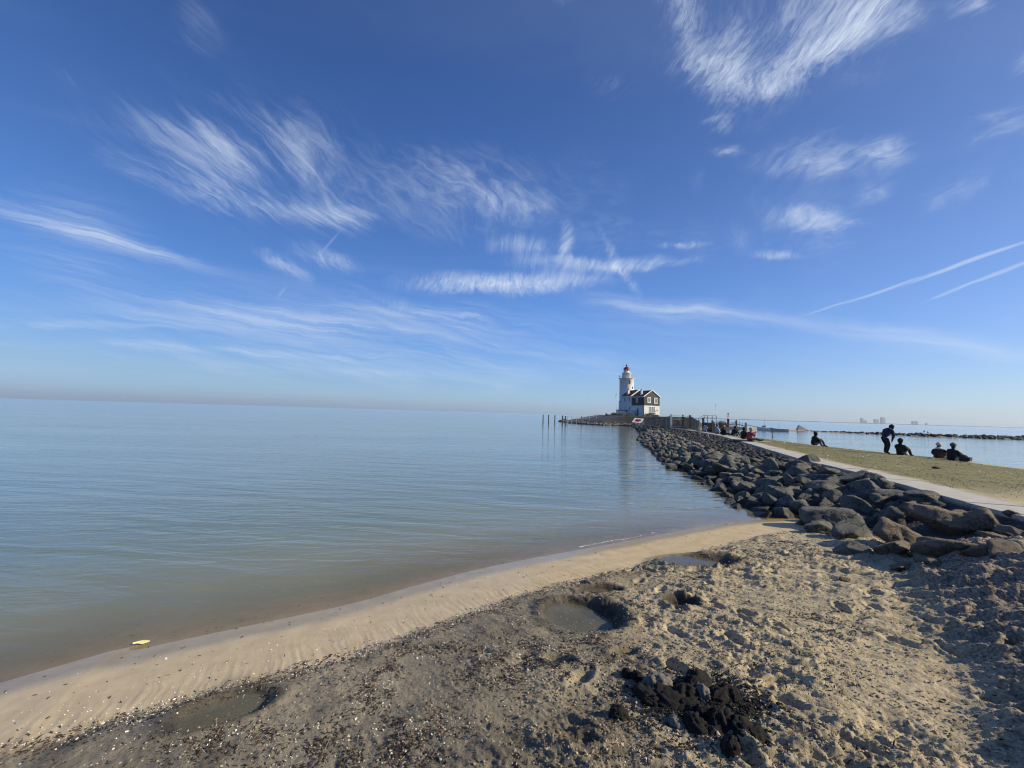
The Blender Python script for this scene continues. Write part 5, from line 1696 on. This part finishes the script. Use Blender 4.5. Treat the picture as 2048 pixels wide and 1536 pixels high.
grp = 'people sitting along the edge of the concrete path'
person('person standing at the gate in a dark jacket and pale jeans', gp(1366, 855.2), 200, pose_stand(), C_BLACK, C_PALE, C_SHOE, hair=H_DARK, extra=phone)
person('seated person in a pale hooded top and white scarf before the board screen', on_path(1408, 863.2), 15, pose_sit('out', .10, 'knees'), C_LBLUE, C_BLACK, C_WSHOE, hair=H_DARK, scarf=C_WHITE, group=grp, bulk=1.1)
person('seated person in light blue jacket and grey hat, left of one in black', on_path(1432, 869.5), 12, pose_sit('bent', .05, 'lap'), C_LBLUE, C_BLACK, C_SHOE, hat=C_GREYW, group=grp, bulk=1.1)
person('seated fair-haired person in a long black coat with legs stretched out to the right', on_path(1444, 871.4), 5, pose_sit('out', .07, 'lap'), C_BLACK, C_BLACK, C_SHOE, hair=H_FAIR, group=grp, bulk=1.25)
person('hunched person in dark clothes and white shoes seated alone beside the iron fence', gp(1465, 873.5), 10, pose_sit('bent', .12, 'cup'), C_BLACK, C_JEAN, C_WSHOE, hair=H_DARK, group=grp, bulk=1.1, extra=phone)
person('seated dark-haired person in a dark coat, left of the one in red', on_path(1486, 880.5), 20, pose_sit('bent', .04, 'lap'), C_BROWN, C_BLACK, C_SHOE, hair=H_DARK, group=grp, bulk=1.25)
person('seated blond person in a red jacket holding a dark cup', on_path(1497, 883.0), 8, pose_sit('out', .08, 'cup'), C_RED, C_BLACK, C_SHOE, hair=H_BLOND, group=grp, bulk=1.25, extra=cup)


def bun(root, J):
    h_ = Vector(J['head']); m = MB(); m.lathe([(0, -.05), (.045, -.02), (.045, .03), (0, .055)], 8, (h_.x - .09, 0, h_.z + .10)); m.build('hair_bun', H_DARK, root)


person('person in black with tied-up hair sitting alone at the edge of the grass', gp(1627, 893.4), 0, pose_sit('bent', .06, 'knees'), C_BLACK, C_JEAN, C_SHOE, hair=H_DARK, extra=bun, bulk=1.2)
person('standing person in a navy jacket and dark cap bending forward beside a seated one', gp(1774, 907.8), 8, pose_bend(), C_NAVY, C_BLACK, C_SHOE, hair=H_DARK, hat=C_BLACK, bulk=1.05)
person('person in black with a brimmed cap seated on the bank next to the bending one', gp(1799, 910.2, -.06), 12, pose_sit('bent', .03, 'knees'), C_BLACK, C_DGREY, C_SHOE, hair=H_DARK, hat=C_BLACK, bulk=1.25)
person('person in cream woolly hat and dark brown coat seated on the bank', gp(1877, 915.2, -.12), 30, pose_sit('low', .05, 'lap'), C_BROWN, C_BLACK, C_SHOE, hat=C_CREAM, bulk=1.22, scarf=C_CREAM)


def bag(root, J):
    pass


person('person in a grey beanie and black coat seated on the bank, right of a pair', gp(1903, 920.4, -.10), 10, pose_sit('bent', .05, 'knees'), C_BLACK, C_JEAN, C_SHOE, hat=C_GREYW, bulk=1.3)
g = gp(1927, 922.8)
bm_ = MB(); bm_.lathe([(.13, 0), (.17, .06), (.16, .18), (.11, .28), (.05, .31), (0, .31)], 14, (0, 0, 0)); bm_.box((.0, -.19, .15), (.22, .08, .18))
o = bm_.build('rucksack', C_DGREY); o.location = (g.x, g.y, g.z); o.rotation_euler = (R(8), 0, R(20)); tag(o, 'dark rounded rucksack on the bank right of the pair in coat and beanie', 'rucksack')
m = MB(); m.box((0, 0, .02), (1.7, .9, .035)); o = m.build('blanket', C_BLACK); v = on_path(1486, 881.5); o.location = (v.x, v.y, .912); o.rotation_euler = (0, 0, R(72)); tag(o, 'dark blanket spread on the path under the pair with the red jacket', 'blanket')

# ------------------------------------------------------------------ litter of the beach
def scatter_xy(n, f):
    out = []
    while sum(len(q) for q in out) < n:
        r_ = np.exp(rng.uniform(math.log(1.2), math.log(12), n)); a_ = rng.uniform(R(-62), R(58), n)
        x_ = np.sin(a_) * r_; y_ = np.cos(a_) * r_
        k_ = rng.random(n) < f(x_, y_)
        out.append(np.stack([x_[k_], y_[k_]], 1))
    return np.concatenate(out)[:n]


def chips(name, P, H, sizes, mat, flat=.35, ell=1.0, kind='stuff', lift=.3, ang=None, tilt=.35):
    """little six-sided bits, each turned its own way"""
    n = len(P)
    base = np.array([(1, 0, 0), (.5, .8, .1), (-.5, .75, 0), (-1, 0, .1), (-.5, -.8, 0), (.5, -.75, .1), (0, 0, 1)], float)
    tri = np.array([(i, (i + 1) % 6, 6) for i in range(6)])
    a_ = rng.uniform(0, 2 * np.pi, n) if ang is None else ang + rng.normal(0, .5, n)
    V0 = base[None] * np.stack([sizes * ell, sizes, sizes * flat], 1)[:, None, :]
    V0 = V0 * (1 + rng.uniform(-.3, .3, (n, 7, 1)))
    tx = rng.normal(0, tilt, n); V0[..., 2] += V0[..., 0] * tx[:, None] + V0[..., 1] * rng.normal(0, tilt, n)[:, None]
    c, s = np.cos(a_)[:, None], np.sin(a_)[:, None]
    X = V0[..., 0] * c - V0[..., 1] * s + P[:, :1]; Y = V0[..., 0] * s + V0[..., 1] * c + P[:, 1:2]; Z_ = V0[..., 2] + (H + sizes * flat * lift)[:, None]
    V_ = np.stack([X, Y, Z_], -1).reshape(-1, 3)
    F_ = (tri[None] + (np.arange(n) * 7)[:, None, None]).reshape(-1, 3)
    o = link(bpy.data.objects.new(name, mesh_np(name, V_, F_, mat))); return o


PATCH = [(1040, 1320, 90, 45, 1.0), (985, 1340, 70, 30, .7), (752, 1380, 34, 48, 1.0), (770, 1350, 22, 30, .8), (820, 1490, 90, 60, .8), (1130, 1330, 80, 40, .5), (900, 1300, 130, 18, .55), (440, 1480, 110, 30, 1.0), (370, 1455, 30, 40, .9), (520, 1400, 40, 20, .5), (1500, 1112, 70, 22, .9), (1560, 1090, 90, 18, .7),
         (1450, 1160, 90, 40, .5), (1365, 1212, 30, 14, 1.0), (1620, 1240, 60, 18, .9), (1690, 1265, 60, 16, .8), (1270, 1430, 60, 60, .7), (1210, 1190, 40, 10, .9), (620, 1320, 110, 14, .8), (1270, 1225, 40, 20, .6), (1180, 1290, 60, 16, .7),
         (640, 1500, 40, 60, .5), (1250, 1335, 50, 40, .4), (1500, 1330, 90, 60, .35), (1350, 1500, 160, 50, .5), (700, 1530, 120, 40, .5)]
PW = []
for px_, py_, wx_, wy_, st_ in PATCH:
    g = ground_at(px_, min(py_, 1535)); k_ = g.y / FPX
    PW.append((g.x, g.y, wx_ * k_, max(wy_ * k_ * g.y / (CAM_Z - g.z), .05), st_))


def litter_density(x, y):
    H_, A_ = None, None
    s, _ = poly_sd(SHORE, x, y)
    n1 = fbm(x * 1.7, y * 1.7, 4, 201)
    d = 0.10 * sstep(0.0, .45, n1) + .02
    for cx, cy, sx, sy, st_ in PW:
        d = np.maximum(d, st_ * np.exp(-(((x - cx) / sx) ** 2 + ((y - cy) / sy) ** 2)) * sstep(-.35, .25, fbm(x * 6, y * 6, 2, 205)))
    strand = .40 * np.exp(-((s - 1.32) / .12) ** 2)
    return np.where(s < 1.15, .006, np.maximum(d, strand))


LIT = simple('dark_plant_litter', (.030, .021, .015), .85, .5, 3.0)
LITB = simple('brown_plant_litter', (.085, .055, .036), .85, .4, 3.0)
STRAW = simple('straw_stalk', (.46, .38, .24), .8, .2)
SHELL = simple('shell_grit', (.72, .68, .60), .6, .2)
CLODS = simple('sand_crumb', (.40, .33, .235), .95, .2)
CLODD = simple('damp_sand_crumb', (.13, .105, .075), .95, .3)

P = scatter_xy(24000, litter_density); H_ = land(P[:, 0], P[:, 1])[0]; dd = np.hypot(P[:, 0], P[:, 1])
sz = rng.uniform(.0015, .0044, len(P)) * (1 + .10 * dd)
h2 = len(P) * 2 // 3
tag(chips('plant_litter', P[:h2], H_[:h2], sz[:h2], LIT, .7, 2.8, tilt=.4), kind='stuff')
tag(chips('brown_litter', P[h2:], H_[h2:], sz[h2:], LITB, .7, 3.2, tilt=.4), kind='stuff')


def shell_density(x, y):
    s, _ = poly_sd(SHORE, x, y)
    n1 = fbm(x * 2.2, y * 2.2, 3, 221)
    d = .10 * np.exp(-((s - 1.0) / .4) ** 2) + .9 * np.exp(-((s - 1.28) / .10) ** 2) * sstep(-.4, .3, fbm(x * 3, y * 3, 2, 222)) + .12 * sstep(.15, .5, n1) + .004
    for cx, cy, sx, sy, st_ in PW[:8]:
        d = np.maximum(d, .35 * st_ * np.exp(-(((x - cx) / sx) ** 2 + ((y - cy) / sy) ** 2)))
    return np.where((s < .25) | (x > 2.5), .0, d)


P = scatter_xy(3600, shell_density); H_ = land(P[:, 0], P[:, 1])[0]; dd = np.hypot(P[:, 0], P[:, 1])
sz = rng.uniform(.0016, .0040, len(P)) * (1 + .13 * dd); big_ = rng.random(len(P)) < .03; sz[big_] *= 1.9
tag(chips('shells', P, H_, sz, SHELL, .5, 1.2), kind='stuff')


def clod_density(x, y):
    s, _ = poly_sd(SHORE, x, y)
    return np.where(s < 1.45, 0, .12 + .88 * sstep(-1.0, 2.0, x + .3 * (3 - y))) * sstep(-.5, .3, fbm(x * 4, y * 4, 2, 231))


P = scatter_xy(24000, clod_density); H_ = land(P[:, 0], P[:, 1])[0]; dd = np.hypot(P[:, 0], P[:, 1])
sz = rng.uniform(.002, .0065, len(P)) * (1 + .13 * dd)
kd = rng.random(len(P)) < .35
tag(chips('sand_crumbs', P[~kd], H_[~kd], sz[~kd], CLODS, .85, 1.2, lift=.0), kind='stuff')
tag(chips('damp_sand_crumbs', P[kd], H_[kd], sz[kd], CLODD, .85, 1.3, lift=.0), kind='stuff')

# straw and reed stalks
m = MB(); P = scatter_xy(150, lambda x, y: np.where(litter_density(x, y) > .12, .5, .06) * (poly_sd(SHORE, x, y)[0] > 1.4)); H_ = land(P[:, 0], P[:, 1])[0]
for (x_, y_), h_ in zip(P, H_):
    a = random.uniform(0, 6.28); L_ = random.uniform(.012, .045); dv = Vector((math.cos(a), math.sin(a), random.uniform(-.1, .2))) * L_
    c_ = Vector((x_, y_, h_ + .008)); m.tube(c_ - dv, c_ + dv, .0015, .0009, n=4, caps=False)
o = m.build('reed_stalks', STRAW); tag(o, kind='stuff')

# peat lumps dug out on the sand
PEAT = simple('black_peat', (.014, .012, .010), .95, .5, 14.0, bump=.03, bscale=55)
PEATG = simple('grey_clay', (.20, .185, .155), .95, .3, 14.0, bump=.02, bscale=40)
hp = ground_at(1400, 1400)
heap = tag(empty('peat_heap', tuple(hp)), 'heap of rough black peat lumps lying on the trodden sand', 'heap')


def lump(seed, mat):
    bm = bmesh.new(); bmesh.ops.create_icosphere(bm, subdivisions=4, radius=1.0)
    V_ = np.array([v.co[:] for v in bm.verts]); F_ = np.array([[v.index for v in f.verts] for f in bm.faces]); bm.free()
    q = fbm(V_[:, 0] * 1.9 + seed, V_[:, 1] * 1.9 + V_[:, 2] * 1.7 + seed, 3, seed, gain=.6, ridged=True)
    q2 = fbm(V_[:, 0] * 6 + V_[:, 2] * 3, V_[:, 1] * 6 - V_[:, 2] * 5, 3, seed + 3, gain=.7)
    return mesh_np('lump', V_ * (0.80 + .42 * q + .20 * q2)[:, None], F_, mat, smooth=False)


LM = [lump(400 + i, PEAT) for i in range(4)]; LG = [lump(440, PEATG), lump(441, PEATG)]
lumps = [(1322, 1366, 58, 44, 1), (1345, 1362, 40, 34, 1), (1400, 1362, 62, 60, 0), (1408, 1385, 44, 50, 1), (1376, 1385, 48, 50, 0), (1440, 1392, 50, 50, 0), (1462, 1388, 44, 50, 0), (1420, 1430, 50, 44, 0), (1452, 1440, 56, 60, 0), (1490, 1455, 62, 52, 0),
         (1515, 1470, 44, 44, 0), (1400, 1452, 60, 40, 0), (1358, 1448, 40, 24, 1), (1462, 1490, 44, 60, 0), (1300, 1388, 60, 30, 0), (1340, 1400, 80, 36, 0), (1275, 1350, 24, 30, 0), (1240, 1425, 40, 36, 0), (1375, 1415, 60, 30, 0), (1500, 1425, 40, 36, 0), (1255, 1345, 22, 24, 0), (1435, 1470, 50, 30, 0)]
for i, (px_, py_, w_, h_, g_) in enumerate(lumps):
    g = ground_at(px_, min(py_ + h_ / 2, 1535)); k_ = g.y / FPX
    o = bpy.data.objects.new('lump', (LG if g_ else LM)[i % (2 if g_ else 4)]); link(o, heap); o.matrix_parent_inverse = Matrix.Translation(-heap.location)
    rx = w_ * k_ * .5; o.scale = (rx, rx * .75, h_ * k_ * .48); o.location = (g.x, g.y + rx * .3, g.z + h_ * k_ * .10); o.rotation_euler = (random.uniform(-.3, .3), random.uniform(-.3, .3), random.uniform(0, 6.28))
P = np.stack([rng.normal(hp.x, .19, 4200), rng.normal(hp.y - .04, .12, 4200)], 1); H_ = land(P[:, 0], P[:, 1])[0]
o = chips('peat_crumbs', P, H_, rng.uniform(.003, .013, len(P)), PEAT, .9, 1.2); tag(o, kind='stuff')

# loose stones and clods here and there
for i, (px_, py_, w_, lab, mt) in enumerate([(1688, 1163, 24, 'brown stone on the trodden sand below the pale half-sunk boulder', ROCK_S), (1130, 1286, 14, 'small dark clod on the grey sand left of the oval puddle', ROCK)]):
    g = ground_at(px_, py_); o = bpy.data.objects.new('stone', rock_mesh('stone', 500 + i, 3, 9, mt, (1, .7, .5))); k_ = g.y / FPX * w_ * .55
    o.scale = (k_, k_, k_); o.location = (g.x, g.y, g.z + k_ * .2); link(o); tag(o, lab, 'stone')

# a yellow leaf afloat at the lake's edge
g = at_z(282, 1286, .006)
m = MB(); vs = []; fs = []
for i in range(7):
    t = i / 6; w_ = .020 * math.sin(math.pi * (t * .9 + .05)) + .005
    vs += [((t - .5) * .078, -w_, .004 + .006 * math.sin(t * 5)), ((t - .5) * .125, 0, .0), ((t - .5) * .125, w_, .010)]
for i in range(6):
    a = 3 * i; fs += [(a, a + 3, a + 4, a + 1), (a + 1, a + 4, a + 5, a + 2)]
m.add(vs, fs); lf = empty('leaf', tuple(g), R(22)); tag(lf, 'pale yellow leaf floating where the lake meets the wet sand', 'leaf')
o = m.build('blade', YEL, lf); so = o.modifiers.new('s', 'SOLIDIFY'); so.thickness = .002
m = MB(); m.tube((.036, 0, .003), (.055, .006, .004), .002, .0015, n=5); m.build('stalk', YEL, lf)

# puddles in the hollows
for (i_, lvl, sc_) in ((0, .030, 1.22), (1, .020, 1.2), (2, .030, 1.2), (4, .012, 1.15)):
    hx, hy, L, S, ang, dep = HOLES[i_]
    base = float(beach_raw(np.array([hx]), np.array([hy]))[0][0]) - dep
    vs = [(0, 0, 0)] + [(L * sc_ * math.cos(a) * (1 + .04 * math.sin(5 * a)), S * sc_ * math.sin(a), 0) for a in np.linspace(0, 2 * math.pi, 48, endpoint=False)]
    me_ = mesh_np('puddle', vs, np.array([(0, 1 + i, 1 + (i + 1) % 48) for i in range(48)]), mw)
    attr(me_, 'depth', [.03] * len(vs))
    o = link(bpy.data.objects.new('puddle', me_)); o.location = (hx, hy, base + lvl); o.rotation_euler = (0, 0, ang); tag(o, kind='structure')

# grass on the causeway
GR1 = simple('grass_blade', (.13, .115, .035), .8, .3, 2.0); GR2 = simple('dry_grass_blade', (.24, .19, .085), .85, .3, 2.0)
n_ = 60000
y_ = rng.uniform(7.5, 46, n_) ; x_ = np.interp(y_, PY, PX) + .75 + rng.random(n_) * 13
H_, A_ = land(x_, y_, detail=True)
k_ = (A_['grass'] > rng.uniform(.15, .9, n_)) & (fbm(x_ * 1.3, y_ * 1.3, 3, 301) > rng.uniform(-.5, .25, n_)); x_, y_, H_ = x_[k_], y_[k_], H_[k_]
n_ = len(x_); a_ = rng.uniform(0, 6.28, n_); hgt_ = rng.uniform(.008, .026, n_); wd_ = rng.uniform(.006, .016, n_)
V_ = np.stack([np.stack([x_ - wd_ * np.cos(a_), y_ - wd_ * np.sin(a_), H_ - .005], 1), np.stack([x_ + wd_ * np.cos(a_), y_ + wd_ * np.sin(a_), H_ - .005], 1),
               np.stack([x_ + rng.normal(0, .02, n_), y_ + rng.normal(0, .02, n_), H_ + hgt_], 1)], 1).reshape(-1, 3)
F_ = np.arange(3 * n_).reshape(-1, 3); hf = n_ // 2
for nm, mt, sl_ in (('grass', GR1, slice(0, hf)), ('dry_grass', GR2, slice(hf, n_))):
    o = link(bpy.data.objects.new(nm, mesh_np(nm, V_[3 * sl_.start:3 * sl_.stop], np.arange(3 * (sl_.stop - sl_.start)).reshape(-1, 3), mt))); tag(o, kind='stuff')
P = np.stack([rng.uniform(9, 21, 130), rng.uniform(8, 30, 130)], 1); H_, A_ = land(P[:, 0], P[:, 1]); k_ = A_['grass'] > .5
tag(chips('grass_litter', P[k_], H_[k_], rng.uniform(.015, .04, k_.sum()), SHELL, .4, 1.3), kind='stuff')
g = at_z(1872, 938, .75)
m = MB(); m.lathe([(.0, -.02), (.07, 0), (.10, .04), (.07, .09), (0, .11)], 8); o = m.build('clod', LIT); o.location = (g.x, g.y, hz(g.x, g.y)); o.scale = (1.4, .8, .8); tag(o, 'small black clod lying on the grass below the pair on the bank', 'clod')

# a thin line of foam and bright bubbles where the small waves die
FOAM = simple('foam', (.85, .86, .86), .5, .05)
ts_ = rng.random(1100); SP = np.array(SHORE); sl = np.r_[0, np.cumsum(np.hypot(*np.diff(SP, axis=0).T))]
s0 = np.interp(-4.5, SP[:60, 0], sl[:60]); s1 = np.interp(6.4, SP[:40, 0], sl[:40])
q_ = s0 + (s1 - s0) * ts_ ** .6
fx_, fy_ = np.interp(q_, sl, SP[:, 0]), np.interp(q_, sl, SP[:, 1])
k_ = fbm(q_ * 1.3, q_ * 0 + .5, 3, 401) > np.where((fx_ > 1.3) & (fx_ < 4.8), -.25, .9)
fx_, fy_, q_ = fx_[k_], fy_[k_], q_[k_]
off_ = .10 + .10 * fbm(q_ * .8, q_ * 0 + 2.5, 2, 402) + rng.normal(0, .010, len(q_))
P = np.stack([fx_ - .5 * off_, fy_ + .86 * off_], 1)
tag(chips('foam', P, np.full(len(P), .001), rng.uniform(.0015, .0045, len(P)) * (1 + .06 * P[:, 1]), FOAM, .35, 1.8, ang=R(28)), kind='stuff')

# ------------------------------------------------------------------ the air
HAZE_DENSITY = 0.75e-4
mh = bpy.data.materials.new('haze'); mh.use_nodes = True
b = NB(mh.node_tree)
out = b.n('ShaderNodeOutputMaterial'); pv = b.n('ShaderNodeVolumePrincipled')
pv.inputs['Color'].default_value = (0.74, 0.87, 1.0, 1); pv.inputs['Density'].default_value = HAZE_DENSITY; pv.inputs['Anisotropy'].default_value = 0.2
b.nt.links.new(pv.outputs[0], out.inputs['Volume'])
m = MB(); m.box((0, 0, 61.5), (19000, 19000, 129)); o = m.build('haze', mh); tag(o, kind='stuff')
